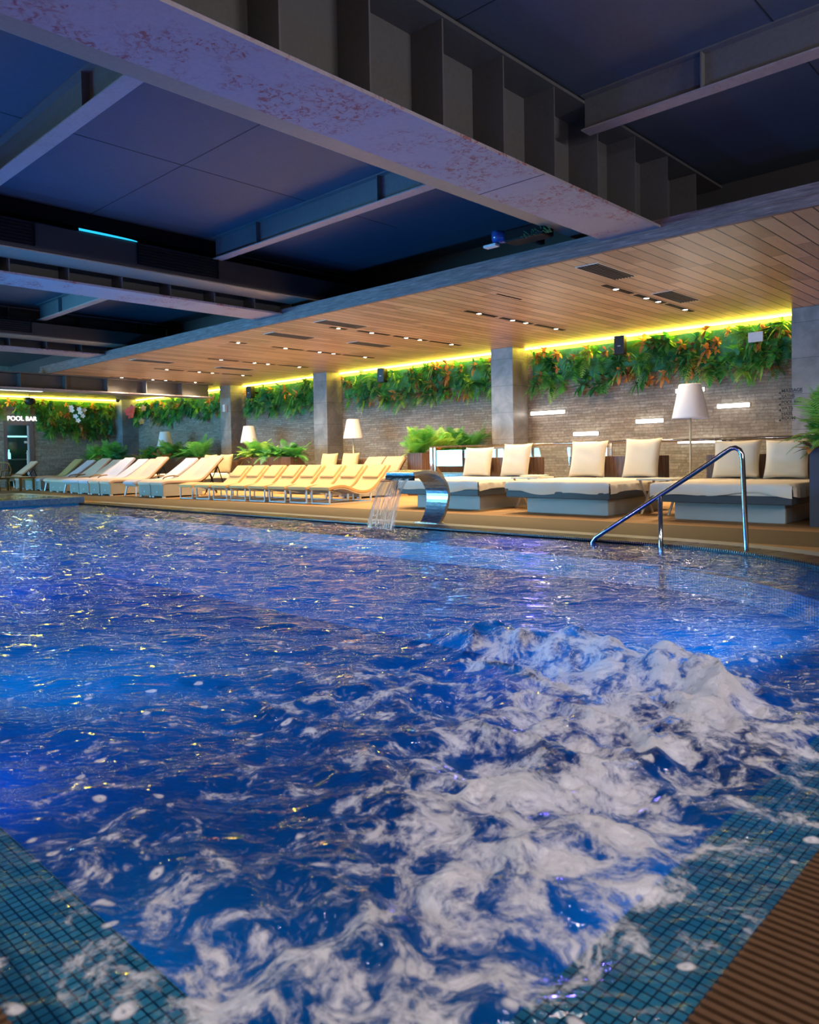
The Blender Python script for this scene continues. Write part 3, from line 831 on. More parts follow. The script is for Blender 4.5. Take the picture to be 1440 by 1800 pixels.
def rosette(mb, c, out, size, kind, rnd):
    up0 = Vector((0, 0, 1)); a = out.orthogonal().normalized(); b = out.cross(a)
    if kind == 'fern':
        mi = rnd.choice((0, 1, 1, 2, 3))
        for k in range(8):
            th = 2 * PI * k / 8 + rnd.uniform(-.3, .3)
            d = (a * math.cos(th) + b * math.sin(th)) * rnd.uniform(.7, 1.1) + out * rnd.uniform(.35, .9) + up0 * .15
            frond(mb, c, d, up0, size * rnd.uniform(.75, 1.15), rnd.uniform(.25, .6), 9, .085, mi, rnd, .24)
    elif kind == 'sword':
        mi = rnd.choice((1, 2, 3, 0))
        for k in range(12):
            th = 2 * PI * k / 12 + rnd.uniform(-.3, .3)
            d = (a * math.cos(th) + b * math.sin(th)) * .8 + out * rnd.uniform(.3, 1.2) + up0 * .25
            leaf(mb, c, d, up0, size * rnd.uniform(.7, 1.1), .075, rnd.uniform(.2, .7), mi, .3)
    elif kind == 'broad':
        mi = rnd.choice((0, 2, 1, 0))
        for k in range(6):
            th = 2 * PI * k / 6 + rnd.uniform(-.4, .4)
            d = (a * math.cos(th) + b * math.sin(th)) + out * rnd.uniform(.3, .9)
            leaf(mb, c, d, up0, size * rnd.uniform(.6, .95), .27, rnd.uniform(.1, .5), mi, .2)
    else:
        mi = rnd.choice((4, 4, 5))
        for k in range(7):
            th = 2 * PI * k / 7 + rnd.uniform(-.4, .4)
            d = (a * math.cos(th) + b * math.sin(th)) * .9 + out * rnd.uniform(.4, 1.)
            leaf(mb, c, d, up0, size * rnd.uniform(.5, .8), .19, rnd.uniform(.1, .4), mi, .25)
def planted(name, label, p0, p1, out, z0, z1, seed, dens=27, orange=.27):
    rnd = random.Random(seed); mb = MB(); p0 = Vector(p0); p1 = Vector(p1); out = Vector(out)
    L = (p1 - p0).length; n = int(L * (z1 - z0) * dens)
    for i in range(n):
        t = rnd.random(); z = rnd.uniform(z0 + .12, z1 - .02)
        edge = min(1., (z - z0) / .35)
        c = p0.lerp(p1, t) + out * rnd.uniform(.02, .16) * (0.5 + .5 * edge); c.z = z + math.sin(t * L * 2.1) * .05
        r_ = rnd.random()
        kind = 'croton' if r_ < orange * (1.5 if z > z1 - .35 else .7) else ('fern' if r_ < .55 else ('sword' if r_ < .8 else 'broad'))
        rosette(mb, c, out, rnd.uniform(.2, .36), kind, rnd)
    # planting felt behind the leaves
    q = out * .012
    mb.box(min(p0.x, p1.x) if abs(out.y) else min(p0.x, p0.x + out.x * .02), max(p0.x, p1.x) if abs(out.y) else max(p0.x, p0.x + out.x * .02),
           min(p0.y, p0.y + out.y * .02) if abs(out.y) else min(p0.y, p1.y), max(p0.y, p0.y + out.y * .02) if abs(out.y) else max(p0.y, p1.y), z0 + .34, z1, 0)
    lim = ((min(p0.x, p1.x) - .12, max(p0.x, p1.x) + .12, -99, YB - .005) if abs(out.y) else (XL + .005, 99, min(p0.y, p1.y) - .08, max(p0.y, p1.y) + .08))
    mb.v = [(min(max(x, lim[0]), lim[1]), min(max(y, lim[2]), lim[3]), min(z, ZW - .036)) for x, y, z in mb.v]
    o = mb.build(name, FOL); tag(o, label, 'plants', 'planted wall panels', 'stuff'); return o
ZG0, ZG1 = 2.27, 3.24
planted('green_wall', 'band of green wall plants above the lit stone wall, right of the second column', (-10.2, YB - .03, 0), (-4.55, YB - .03, 0), (0, -1, 0), ZG0 - .06, ZG1, 1)
planted('green_wall', 'band of green wall plants between the second and third columns', (-16.8, YB - .03, 0), (-11.15, YB - .03, 0), (0, -1, 0), ZG0, ZG1, 2)
planted('green_wall', 'band of green wall plants between the third column and the far narrow column', (-21.75, YB - .03, 0), (-17.7, YB - .03, 0), (0, -1, 0), ZG0, ZG1, 3)
planted('green_wall', 'band of green wall plants beyond the far narrow column, up to the room corner', (-29.4, YB - .03, 0), (-22.7, YB - .03, 0), (0, -1, 0), ZG0 + .05, ZG1, 4, 22)
planted('green_wall', 'tall green plant panel on the left wall between pool bar door and corner', (XL + .03, 11.2, 0), (XL + .03, 14.2, 0), (1, 0, 0), 1.72, ZG1, 5, 24)
planted('green_wall', 'green plant panel above and left of the pool bar door', (XL + .03, 7.5, 0), (XL + .03, 11.2, 0), (1, 0, 0), 2.62, ZG1, 6, 24, .3)

# orchids and red flowers on the planted walls
def flower(mb, c, out, r, n=5):
    a = out.orthogonal().normalized(); b = out.cross(a)
    for k in range(n):
        th = 2 * PI * k / n + .4
        leaf(mb, c, (a * math.cos(th) + b * math.sin(th)) + out * .25, out, r, .36, .0, 0, .15, 4)
ot = thing('orchid_spray', 'spray of white orchids hanging on the tall left plant panel', 'orchid', (-29.75, 12.7, 2.85))
rnd = random.Random(8)
for dy, dz in ((-.28, .02), (-.02, .08), (.2, .05), (-.16, -.2), (.14, -.18), (-.05, -.36), (.02, -.05), (-.3, .14)):
    mb = MB(); flower(mb, Vector((rnd.uniform(0, .06), dy, dz)), Vector((.8, -.4, .2)).normalized(), .105); mb.build('blossom', 'orchid_white', ot)
mb = MB(); mb.tube([(-.25, 0, .25), (-.05, .05, .2), (0, -.02, -.1), (0, .0, -.4)], .008, 6); mb.build('stem', 'leaf_green', ot)
ft = thing('red_flowers', 'cluster of red flowers in the plants by the room corner', 'flowers', (-29.0, 14.5, 2.85))
for dx, dz in ((-.3, .02), (.0, .1), (-.1, -.12), (.95, .08), (.78, -.42)):
    mb = MB(); flower(mb, Vector((dx, 0, dz)), Vector((.5, -.8, .1)).normalized(), .19 if dx < .5 else .15); mb.build('blossom', 'flower_red' if dx < .5 else 'leaf_orange', ft)

# ------------------------------------------------------------------ wall fittings
LB = [(-10.28, -9.36, 1.836, 'long light bar high on the stone wall beside the second column'), (-9.14, -8.52, 1.318, 'small low light bar on the stone wall above the middle daybed'),
      (-7.63, -7.03, 1.535, 'light bar on the stone wall halfway between the low one and the floor lamp'), (-5.92, -5.31, 1.755, 'light bar on the stone wall just left of the column with lettering'),
      (-6.72, -5.84, 1.092, 'lowest light bar on the stone wall, just above the glass rail'), (-6.76, -6.17, 2.11, 'light bar on the stone wall behind the top of the floor lamp')]
for x0, x1, z, l in LB:
    o = thing('wall_light_bar', l, 'wall light', ((x0 + x1) / 2, YB, z), 0, 'horizontal light bars on the stone wall')
    h = (x1 - x0) / 2
    mb = MB(); mb.box(-h, h, -.03, -.0, -.04, .04); mb.build('housing', 'plate_white', o)
    mb = MB(); mb.box(-h + .004, h - .004, -.052, -.03, -.038, .038); mb.build('diffuser', 'light_bar', o, bevel=.006)
SPK = [(-7.79, 14.62, 3.12, 'black speaker in the plants above the lit stone wall'), (-14.87, 14.62, 3.10, 'black speaker in the plants between second and third columns'), (-21.05, 14.62, 3.07, 'black speaker in the plants right of the narrow column')]
s0 = None
for x, y, z, l in SPK:
    if s0: dup(s0, (x, y, z), R(12), l)
    else:
        s0 = thing('wall_speaker', l, 'speaker', (x, y, z), R(12), 'wall speakers')
        mb = MB(); mb.box(-.105, .105, -.1, .1, -.19, .19); mb.build('cabinet', 'speaker_black', s0, bevel=.012)
        mb = MB(); mb.box(-.03, .03, -.104, -.1, -.03, -.015); mb.build('badge', 'speaker_badge', s0)
        mb = MB(); mb.box(-.03, .03, .1, .34, -.03, .03); mb.build('bracket', 'black_metal', s0)
o = thing('ceiling_speaker', 'dark round speaker hanging under the LED strip above the door', 'speaker', (-29.8, 10.9, 3.19))
mb = MB(); mb.lathe([(.0001, -.16), (.12, -.14), (.2, -.05), (.21, .04), (.13, .1), (.0001, .12)], 20); mb.build('shell', 'speaker_black', o)
mb = MB(); mb.tube([(0, 0, .1), (0, 0, .17)], .02, 8); mb.build('stem', 'black_metal', o)
o = thing('corner_camera', 'small dark dome camera under the ceiling at the room corner', 'camera', (-29.6, 14.2, ZW))
mb = MB(); mb.lathe([(.0001, -.11), (.05, -.1), (.075, -.05), (.08, 0)], 16); mb.build('dome', 'speaker_black', o)
mb = MB(); mb.box(-.13, .13, -.015, .015, -.09, .09); o = mb.build('notice_plate', 'plate_white', loc=(-5.05, 14.55, 2.96), bevel=.004)
tag(o, 'small white plate in the plants left of the lettered column', 'plate')
mb = MB(); mb.box(-.13, .0, -.06, .06, -.12, .12); o = mb.build('alarm_box', 'plate_white', loc=(-22.05, 14.33, 2.6), bevel=.015)
tag(o, 'small white box fixed to the far narrow column', 'alarm')

# illuminated sign over the door
sg = thing('illuminated_sign', 'glowing white POOL BAR letters over the glass door', 'sign', (XL + .34, 10.07, 2.44))
t = text_mesh('lettering', 'POOL BAR', .235, .02, 'sign_white', (.05, 0, 0), (R(90), 0, R(90)), sg, .0015)
wd = t.dimensions.x if t.dimensions.x > .01 else 1.
bb = [Vector(c).x for c in t.bound_box]; ww = max(bb) - min(bb)
t.scale = (1.02 / ww, 1, 1)
mb = MB(); mb.box(-.33, .06, .0, .03, -.02, .0); mb.box(-.33, .06, .99, 1.02, -.02, .0); mb.box(.03, .06, -.02, 1.04, -.02, .0); mb.build('mounting_rail', 'door_frame', sg)

# lettering on the right column
dt = thing('directory_lettering', 'dark lettering with arrows on the right column', 'lettering', (-4.56, 14.398, 0))
for body, z, w in (('MASSAGE', 1.905, .34), ('BATHS', 1.805, .21), ('POOL BAR', 1.70, .33), ('VATS', 1.595, .19), ('HAIR', 1.495, .18), ('ROOM', 1.42, .22)):
    t = text_mesh('text_line', body, .085, .004, 'lettering_dark', (0, 0, z), (R(90), 0, 0), dt, .001)
    bb = [Vector(c).x for c in t.bound_box]; ww = max(bb) - min(bb); t.scale = (w / ww, 1, 1)
    if body != 'HAIR':
        mb = MB(); mb.box(-.02, w, -.004, 0, z - .022, z - .014)
        mb.add([(-.055, -.004, z - .012), (-.01, -.004, z - .03), (-.01, -.004, z + .02), (-.055, 0, z - .012), (-.01, 0, z - .03), (-.01, 0, z + .02)], [(0, 1, 2), (3, 5, 4), (0, 3, 4, 1), (1, 4, 5, 2), (2, 5, 3, 0)])
        mb.build('arrow', 'lettering_dark', dt)

# pool bar door with the room behind it
dr = MB()
for y0, y1, z0, z1 in ((DY0, DY0 + .13, 0, DZ), (DY1 - .17, DY1, 0, DZ), (DY0 + .13, DY1 - .17, DZ - .14, DZ)): dr.box(XL - .2, XL + .03, y0, y1, z0, z1)
d1 = struct(dr.build('door_1', 'door_frame', bevel=.006))
mb = MB(); mb.box(XL - .06, XL - .05, DY0 + .13, DY1 - .17, .02, DZ - .15); mb.build('glass_leaf', 'door_glass', d1)
mb = MB(); mb.box(XL - .07, XL - .03, DY1 - .22, DY1 - .17, .02, DZ - .15); mb.build('steel_stile', 'white_metal', d1)
mb = MB(); mb.tube([(XL + .06, DY1 - .28, .45), (XL + .06, DY1 - .28, 1.35)], .014, 8); mb.tube([(XL - .05, DY1 - .28, .55), (XL + .06, DY1 - .28, .55)], .01, 6); mb.tube([(XL - .05, DY1 - .28, 1.25), (XL + .06, DY1 - .28, 1.25)], .01, 6); mb.build('pull_handle', 'white_metal', d1)
mb = MB(); mb.box(XL - .03, XL, DY1 - .34, DY1 - .23, 1.62, 1.7); mb.box(XL - .03, XL, DY1 - .34, DY1 - .23, .62, .68); mb.build('hinge_plate', 'white_metal', d1)
mb = MB(); mb.box(XL - 2.6, XL - 2.5, 9, 13, 0, 2.8); mb.box(XL - 2.5, XL - .3, 8.9, 9, 0, 2.8); mb.box(XL - 2.5, XL - .3, 13, 13.1, 0, 2.8); mb.box(XL - 2.6, XL - .3, 8.9, 13.1, 2.8, 2.9)
struct(mb.build('bar_room', 'bar_dark'))
o = thing('bar_counter', 'dark bar counter seen through the glass door', 'counter', (XL - 1.6, 11.2, 0))
mb = MB(); mb.box(-.3, .3, -1.6, 1.6, 0, 1.0); mb.build('body', 'bar_teal', o); mb = MB(); mb.box(-.35, .35, -1.65, 1.65, 1.0, 1.05); mb.build('worktop', 'plate_white', o)
o = MB().box(-.02, 0, -.7, .7, -.03, .03).build('bar_shelf_light', 'bar_light', loc=(XL - 2.47, 11.2, 1.95)); tag(o, 'cyan lit shelf edge at the back of the bar', 'light')
b0 = None
for k, (y, l) in enumerate(((10.55, 'glowing pale bottle at the left on the bar counter'), (10.75, 'glowing pale bottle second from left on the bar counter'))):
    if b0: dup(b0, (XL - 1.55, y, 1.05), 0, l)
    else:
        b0 = thing('bottle', l, 'bottle', (XL - 1.55, y, 1.05), 0, 'bottles on the bar')
        mb = MB(); mb.lathe([(.0001, 0), (.06, 0), (.06, .2), (.022, .28), (.022, .36), (.0001, .36)], 14); mb.build('glass', 'bar_light', b0)  # bottle glows by itself: emissive material stands in for lit glass
light('bar_lamp', 'POINT', (XL - 1.2, 11.2, 2.4), 30, (.6, .95, 1), .1)

# ------------------------------------------------------------------ daybeds
def pillow_mesh(mb, w, h, t, mi=0, n=12, seed=0):
    rnd = random.Random(seed); ph = [rnd.uniform(0, 6) for _ in range(4)]
    vs = []; idx = {}
    for s in (-1, 1):
        for j in range(n + 1):
            for i in range(n + 1):
                u = 2 * i / n - 1; v = 2 * j / n - 1
                pu = u * (1 - .07 * (1 - v * v) * abs(u) ** 3) ; pv = v * (1 - .07 * (1 - u * u) * abs(v) ** 3)
                k = max(0, (1 - u ** 4) * (1 - v ** 4)) ** .55
                wr = .06 * math.sin(7 * u + 4 * v + ph[0]) * math.sin(5 * v - 3 * u + ph[1])
                edge = abs(u) == 1 or abs(v) == 1
                if edge and s == 1: idx[(s, i, j)] = idx[(-1, i, j)]; continue
                idx[(s, i, j)] = len(vs)
                vs.append((pu * w / 2, s * t / 2 * k * (1 + wr), h / 2 + pv * h / 2))
    fs = []
    for s in (-1, 1):
        for j in range(n):
            for i in range(n):
                q = (idx[(s, i, j)], idx[(s, i + 1, j)], idx[(s, i + 1, j + 1)], idx[(s, i, j + 1)])
                fs.append(q if s == -1 else q[::-1])
    return mb.add(vs, fs, mi, True)
def make_daybed(loc, label, seed=1):
    t = thing('daybed', label, 'daybed', loc, 0, 'daybeds by the pool')
    # local origin: front left corner of the frame; x width 1.75, y depth 1.9
    mb = MB(); mb.box(.23, 1.61, .22, 1.78, 0, .24); mb.build('plinth', 'plinth_grey', t, bevel=.008)
    mb = MB(); mb.box(0, 1.75, 0, 1.9, .24, .34); mb.build('frame', 'dark_slate', t, bevel=.008)
    mb = MB(); mb.box(.02, 1.73, 1.78, 1.92, .341, .84); mb.build('headboard', 'planter_wood', t, bevel=.008)
    mb = MB(); rnd = random.Random(seed)
    n, mm = 56, 26
    # mattress under a loose sheet: rounded slab with skirt folds
    vs = []; fs = []
    W_, D_ = 1.75, 1.78
    rows = [(-.012, .335), (-.016, .37), (-.012, .43), (.004, .472), (.04, .488), (.3, .492), (.9, .492), (1.4, .492), (1.74, .49)]
    ph = [rnd.uniform(0, 6.28) for _ in range(8)]
    for j, (yy, zz) in enumerate(rows):
        for i in range(n + 1):
            u = i / n; x = -.005 + u * (W_ + .01)
            sk = max(0, 1 - j / 4)
            fold = sk * (.012 * math.sin(9 * u * 2 + ph[0]) + .010 * math.sin(31 * u + ph[1]) * (1 if u > .45 else .4))
            sag = (.03 * math.sin(4.3 * u + ph[2]) + .022 * math.sin(11 * u + ph[3])) * (1 if j == 0 else (.5 if j == 1 else 0))
            e = min(u, 1 - u) * W_
            dz = -.05 * (1 - min(1, e / .05)) ** 2 if j > 3 else 0
            top = .004 * math.sin(7 * u + j) * math.sin(3 * j + ph[4]) if j > 3 else 0
            vs.append((x, yy - fold, zz + sag + dz + top))
    m1 = n + 1
    for j in range(len(rows) - 1):
        for i in range(n): fs.append((j * m1 + i, j * m1 + i + 1, (j + 1) * m1 + i + 1, (j + 1) * m1 + i))
    b0 = len(vs)
    # side skirts
    for side, ii in ((-1, 0), (1, n)):
        base = len(vs); k = 0; ys = np.linspace(.004, 1.74, 40)
        for q, y in enumerate(ys):
            for zz, off in ((.44, .004), (.39, .012), (.338, .012)):
                fold = (.010 * math.sin(34 * y + ph[5]) + .008 * math.sin(15 * y + ph[6])) * (.45 if zz > .4 else 1)
                sag = (.022 * math.sin(5 * y + ph[7])) if zz < .35 else 0
                vs.append(((-.005 if side < 0 else W_ + .005) + side * (off + fold), y, zz + sag))
        for q in range(len(ys) - 1):
            for z_ in range(2):
                a = base + q * 3 + z_; f = (a, a + 1, a + 4, a + 3)
                fs.append(f if side > 0 else f[::-1])
        # join skirt top to the top surface
        for q in range(len(ys) - 1):
            ya = ys[q]; pass
        tb = len(vs)
        for y in ys: vs.append(((-.005 if side < 0 else W_ + .005) * 1.0, y, .446))
        for q in range(len(ys) - 1):
            f = (tb + q, base + q * 3, base + (q + 1) * 3, tb + q + 1); fs.append(f if side > 0 else f[::-1])
    mb.add(vs, fs, 0, True)
    mb.box(.02, 1.73, .02, 1.76, .342, .44)
    mb.build('mattress', 'sheet_linen', t)
    return t
def place_pillow(name, x, y, z, w, h, lean, rz, mat, label, seed, group):
    mb = MB(); pillow_mesh(mb, w, h, .17, 0, 14, seed)
    o = mb.build(name, mat, loc=(x, y, z)); o.rotation_euler = (-lean, 0, rz); tag(o, label, 'pillow', group); return o
BX = [-9.30, -7.0, -4.65]
BL = ['white daybed on a grey plinth beside the waterfall spout', 'white daybed on a grey plinth, middle one by the glass rail', 'white daybed on a grey plinth behind the pool handrail']
for i, x in enumerate(BX): make_daybed((x, 9.5, 0), BL[i], 3 + i)
PIL = [(-8.83, .64, .55, 0.03, 'left of the two white pillows on the daybed beside the spout'), (-7.98, .63, .60, -.06, 'right of the two white pillows on the daybed beside the spout'),
       (-6.53, .66, .61, .02, 'left of the two white pillows on the middle daybed'), (-5.59, .62, .63, -.05, 'right of the two white pillows on the middle daybed, corner raised'),
       (-4.13, .66, .56, .04, 'left of the two white pillows on the daybed behind the handrail'), (-3.46, .58, .55, 0, 'right of the two white pillows on the daybed behind the handrail, by the fern')]
for i, (x, w, h, tw, l) in enumerate(PIL):
    place_pillow('pillow', x, 11.06, .50, w, h, R(14), tw, 'white_linen', l, i, 'white pillows on the daybeds')

# low tables between the daybeds
def make_table(loc, label, group=None):
    t = thing('side_table', label, 'table', loc, 0, group)
    mb = MB(); mb.box(-.26, .26, -.25, .25, .49, .515); mb.build('table_top', 'table_top', t, bevel=.004)
    for s in (-1, 1):
        mb = MB(); mb.bar((s * .20, -.2, 0), (s * .20, .2, .49), .03, .02); mb.build('leg', 'table_top', t)
        mb = MB(); mb.bar((s * .225, .2, 0), (s * .225, -.2, .49), .03, .02); mb.build('leg', 'table_top', t)
    return t
t0 = make_table((-4.95, 10.45, 0), 'low folding table between the middle daybed and the one behind the handrail', 'folding tables between daybeds')
dup(t0, (-7.27, 10.6, 0), 0, 'low folding table between the middle daybed and the one beside the spout')
mb = MB()
for k in range(9): mb.bar((-.2 + k * .045, -.1, .012), (-.19 + k * .045 + .02, .12, .02 + .006 * (k % 2)), .05, .012)
o = mb.build('folded_towel', 'white_linen', loc=(-7.2, 10.55, .52), bevel=.006); tag(o, 'folded towel on the low table by the middle daybed', 'towel')

# floor lamps
def make_lamp(loc, label):
    t = thing('floor_lamp', label, 'lamp', loc, 0, 'white shaded floor lamps')
    mb = MB(); mb.lathe([(.0001, 0), (.19, 0), (.19, .02), (.03, .03), (.0001, .03)], 28); mb.build('base', 'pole_cream', t)
    mb = MB(); mb.tube([(0, 0, .03), (0, 0, 1.45)], .017, 12); mb.build('pole', 'pole_cream', t)
    mb = MB(); mb.lathe([(.262, 1.392), (.268, 1.40), (.265, 1.42), (.165, 1.905), (.158, 1.914), (.0001, 1.914)], 36); mb.lathe([(.262, 1.392), (.255, 1.42), (.155, 1.90), (.0001, 1.90)], 36); mb.build('lamp_shade', 'shade_white', t)
    return t
lp = make_lamp((-4.93, 11.42, 0), 'tall floor lamp with white shade between the right two daybeds')
dup(lp, (-15.36, 13.95, 0), 0, 'floor lamp with white shade standing against the bare stone wall behind the cream loungers')
dup(lp, (-20.08, 13.85, 0), 0, 'floor lamp with white shade behind the planter left of the third column')
dup(lp, (-25.26, 13.83, 0), 0, 'farthest floor lamp with white shade, left of the narrow column')

# glass rail
gr = thing('glass_railing', 'glass railing with steel posts and top rail behind the daybeds', 'railing', (-7.0, 11.75, 0))
gx0, gx1 = -3.55, 4.0
px_ = [gx0, gx0 + .42, gx0 + 1.75, gx0 + 2.2, -.1, .3, 1.9, 2.3, 3.9]
mb = MB(); mb.tube([(gx0 - .03, 0, 1.07), (gx1, 0, 1.07)], .022, 12); mb.build('top_rail', 'steel', gr)
for a in (gx0, -1.55, .45, 2.45, gx1 - .05):
    mb = MB(); mb.box(a - .03, a + .03, -.012, .012, 0, 1.05); mb.build('post', 'steel', gr)
    mb = MB(); mb.box(a + .08, a + .12, -.012, .012, 0, 1.05); mb.build('post', 'steel', gr)
for a, b in ((gx0 + .14, -1.6), (-1.4, .40), (.6, 2.4), (2.6, gx1 - .1)):
    mb = MB(); mb.box(a, b, -.005, .005, .08, 1.0); mb.build('glass_panel', 'rail_glass', gr)

# ------------------------------------------------------------------ planters
def palm(mb, c, n, L, rnd, mis=(1, 3), spread=1.):
    for k in range(n):
        th = rnd.uniform(0, 2 * PI); e = rnd.uniform(1.1, 3.6) / spread
        d = Vector((math.cos(th), math.sin(th), e))
        frond(mb, c + Vector((rnd.uniform(-.05, .05), rnd.uniform(-.05, .05), 0)), d, Vector((0, 0, 1)), L * rnd.uniform(.7, 1.1), rnd.uniform(.12, .45), 26, .018, rnd.choice(mis), rnd, .26)
def fernclump(mb, c, n, L, rnd, mis=(1, 3)):
    for k in range(n):
        th = rnd.uniform(0, 2 * PI); d = Vector((math.cos(th), math.sin(th), rnd.uniform(.5, 2.8)))
        frond(mb, c, d, Vector((0, 0, 1)), L * rnd.uniform(.6, 1.1), rnd.uniform(.3, .8), 26, .02, rnd.choice(mis), rnd, .17)
def crotonclump(mb, c, n, L, rnd, mis=(4, 4, 5, 3)):
    for k in range(n):
        th = rnd.uniform(0, 2 * PI); d = Vector((math.cos(th), math.sin(th), rnd.uniform(.2, 1.2)))
        leaf(mb, c, d, Vector((0, 0, 1)), L * rnd.uniform(.6, 1.), .14, rnd.uniform(.1, .5), rnd.choice(mis), .3)
def planter(label, x0, x1, y0, y1, h, mat, clumps, seed):
    cx, cy = (x0 + x1) / 2, (y0 + y1) / 2
    t = thing('planter', label, 'planter', (cx, cy, 0), 0, 'planters with greenery')
    a, b, c, d = x0 - cx, x1 - cx, y0 - cy, y1 - cy
    mb = MB(); mb.box(a, b, c, d, 0, h - .06)
    for q in ((a, a + .03, c, d), (b - .03, b, c, d), (a + .03, b - .03, c, c + .03), (a + .03, b - .03, d - .03, d)): mb.box(*q, h - .06, h)
    mb.build('box', mat, t)
    mb = MB(); mb.box(a + .031, b - .031, c + .031, d - .031, h - .06, h - .04); mb.build('soil', 'soil', t)
    mb = MB(); rnd = random.Random(seed)
    for kind, fx, fy, n, L, *ms in clumps:
        p = Vector((a + (b - a) * fx, c + (d - c) * fy, h - .04))
        {'palm': palm, 'fern': fernclump, 'croton': crotonclump}[kind](mb, p, n, L, rnd, *(ms or ()))
    o = mb.build('foliage', FOL, t)
    return t
planter('tall dark planter with a big fern at the right edge, before the daybed', -2.72, -2.12, 9.54, 10.15, .93, 'dark_planter',
        [('fern', .45, .3, 50, .50, (1, 1, 2, 3)), ('fern', .8, .6, 40, .55, (1, 0, 3)), ('croton', .05, .05, 14, .30, (4, 5)), ('fern', .3, .2, 50, .72, (1, 3, 1)), ('palm', .5, .2, 44, .98, (1, 3, 3)), ('palm', .8, .4, 40, 1.05, (1, 3, 3)), ('fern', .7, .2, 46, .85, (1, 3, 2))], 11)
planter('wooden planter with palm fronds and orange plants at the left end of the glass rail', -12.0, -11.55, 12.55, 14.35, .96, 'planter_wood',
        [('palm', .5, .12, 26, .86), ('palm', .3, .04, 14, .7, (3, 1)), ('croton', .1, .05, 16, .34), ('croton', .6, .35, 24, .42), ('palm', .5, .42, 20, .85, (3, 3, 1)), ('palm', .6, .65, 20, .85, (3, 1)), ('palm', .6, .85, 22, .9, (1, 2, 3)), ('croton', .7, .75, 16, .4), ('palm', .9, .98, 20, .9, (0, 1))], 12)
planter('long wooden planter with bright ferns left of the third column', -19.4, -16.9, 13.0, 13.5, .93, 'planter_wood',
        [('fern', .06, .5, 34, .72, (3, 1)), ('fern', .25, .5, 50, .95, (3, 3, 1)), ('croton', .2, .2, 18, .4), ('palm', .3, .5, 20, .8, (3, 1)), ('fern', .5, .5, 40, .75, (1, 2, 3)), ('fern', .65, .5, 30, .7, (1, 0)), ('fern', .82, .5, 40, .85, (0, 1)), ('croton', .72, .3, 14, .35, (5, 4)), ('fern', .97, .5, 34, .8, (0, 0, 1))], 13)
planter('long planter with green and orange plants in front of the narrow column', -25.6, -21.7, 12.9, 13.4, .98, 'planter_wood',
        [('croton', .03, .4, 30, .55), ('fern', .12, .5, 36, .75, (1, 3)), ('fern', .25, .5, 36, .85, (1, 0)), ('croton', .38, .3, 30, .55), ('palm', .5, .5, 22, .9, (1, 3)), ('fern', .62, .5, 42, .85, (1, 0)), ('croton', .55, .2, 24, .5), ('fern', .78, .5, 40, .8, (0, 1)), ('fern', .92, .5, 40, .85, (0, 1, 3)), ('palm', .98, .5, 18, .9, (1, 0))], 14)
planter('farthest planter with ferns before the corner of the room', -28.9, -26.3, 12.4, 12.9, .96, 'planter_wood',
        [('fern', .05, .5, 30, .7, (0, 1)), ('palm', .3, .5, 24, .9, (3, 1)), ('fern', .42, .5, 34, .8, (1, 3)), ('croton', .5, .3, 30, .5), ('fern', .65, .5, 36, .8, (1, 0)), ('palm', .82, .5, 20, .95, (0, 1)), ('fern', .97, .5, 34, .85, (0, 2))], 15)

# ------------------------------------------------------------------ cream wave loungers
def smooth_profile(keys, n=34):
    ys = [k[0] for k in keys]; zs = [k[1] for k in keys]; Y = np.linspace(ys[0], ys[-1], n)
    Z = np.interp(Y, ys, zs)
    for _ in range(3): Z[1:-1] = (Z[:-2] + 2 * Z[1:-1] + Z[2:]) / 4
    return list(zip(Y.tolist(), Z.tolist()))
WP = smooth_profile([(0, .325), (.12, .35), (.30, .375), (.46, .365), (.66, .29), (.85, .245), (1.0, .24), (1.14, .275), (1.3, .39), (1.5, .58), (1.66, .74)])
def make_wave(loc, label, rz):
    t = thing('wave_lounger', label, 'lounger', loc, rz, 'cream wave loungers in a row')
    mb = MB(); mb.profile_x(WP, .012, .59, .065); mb.build('cushion', 'cream_fabric', t, bevel=.015)
    fr = [(y, z - .067) for y, z in WP[3:-2]]
    mb = MB(); mb.profile_x(fr, .03, .575, .02); mb.build('shell', 'cream_edge', t)
    hp = [(y, z) for y, z in WP if y > 1.34]
    k = [(y - .012, z + .045) for y, z in hp[:-1]]
    mb = MB(); mb.profile_x(k, .07, .53, .045); mb.build('headrest', 'cream_fabric', t, bevel=.018)
    for y, zt in ((.04, .255), (1.12, .17)):
        mb = MB()
        mb.box(.03, .055, y, y + .025, 0, zt); mb.box(.55, .575, y, y + .025, 0, zt); mb.box(.055, .55, y, y + .025, 0, .025)
        mb.build('leg_frame', 'white_metal', t)
    mb = MB(); mb.box(.03, .05, .065, 1.12, .0, .02); mb.box(.555, .575, .065, 1.12, .0, .02); mb.build('runner', 'white_metal', t)
    return t
w0 = None
for i in range(8):
    x = -11.67 - i * .642; y = 9.40 - i * .037
    l = ['cream wave lounger nearest the waterfall spout', 'cream wave lounger, second from the spout', 'cream wave lounger, third from the spout', 'cream wave lounger, fourth from the spout',
         'cream wave lounger, fifth from the spout', 'cream wave lounger, sixth from the spout', 'cream wave lounger, seventh from the spout', 'cream wave lounger at the far end of its row, next to the wicker loungers'][i]
    if w0 is None: w0 = make_wave((x, y, 0), l, 0)
    else: dup(w0, (x, y, 0), 0, l)

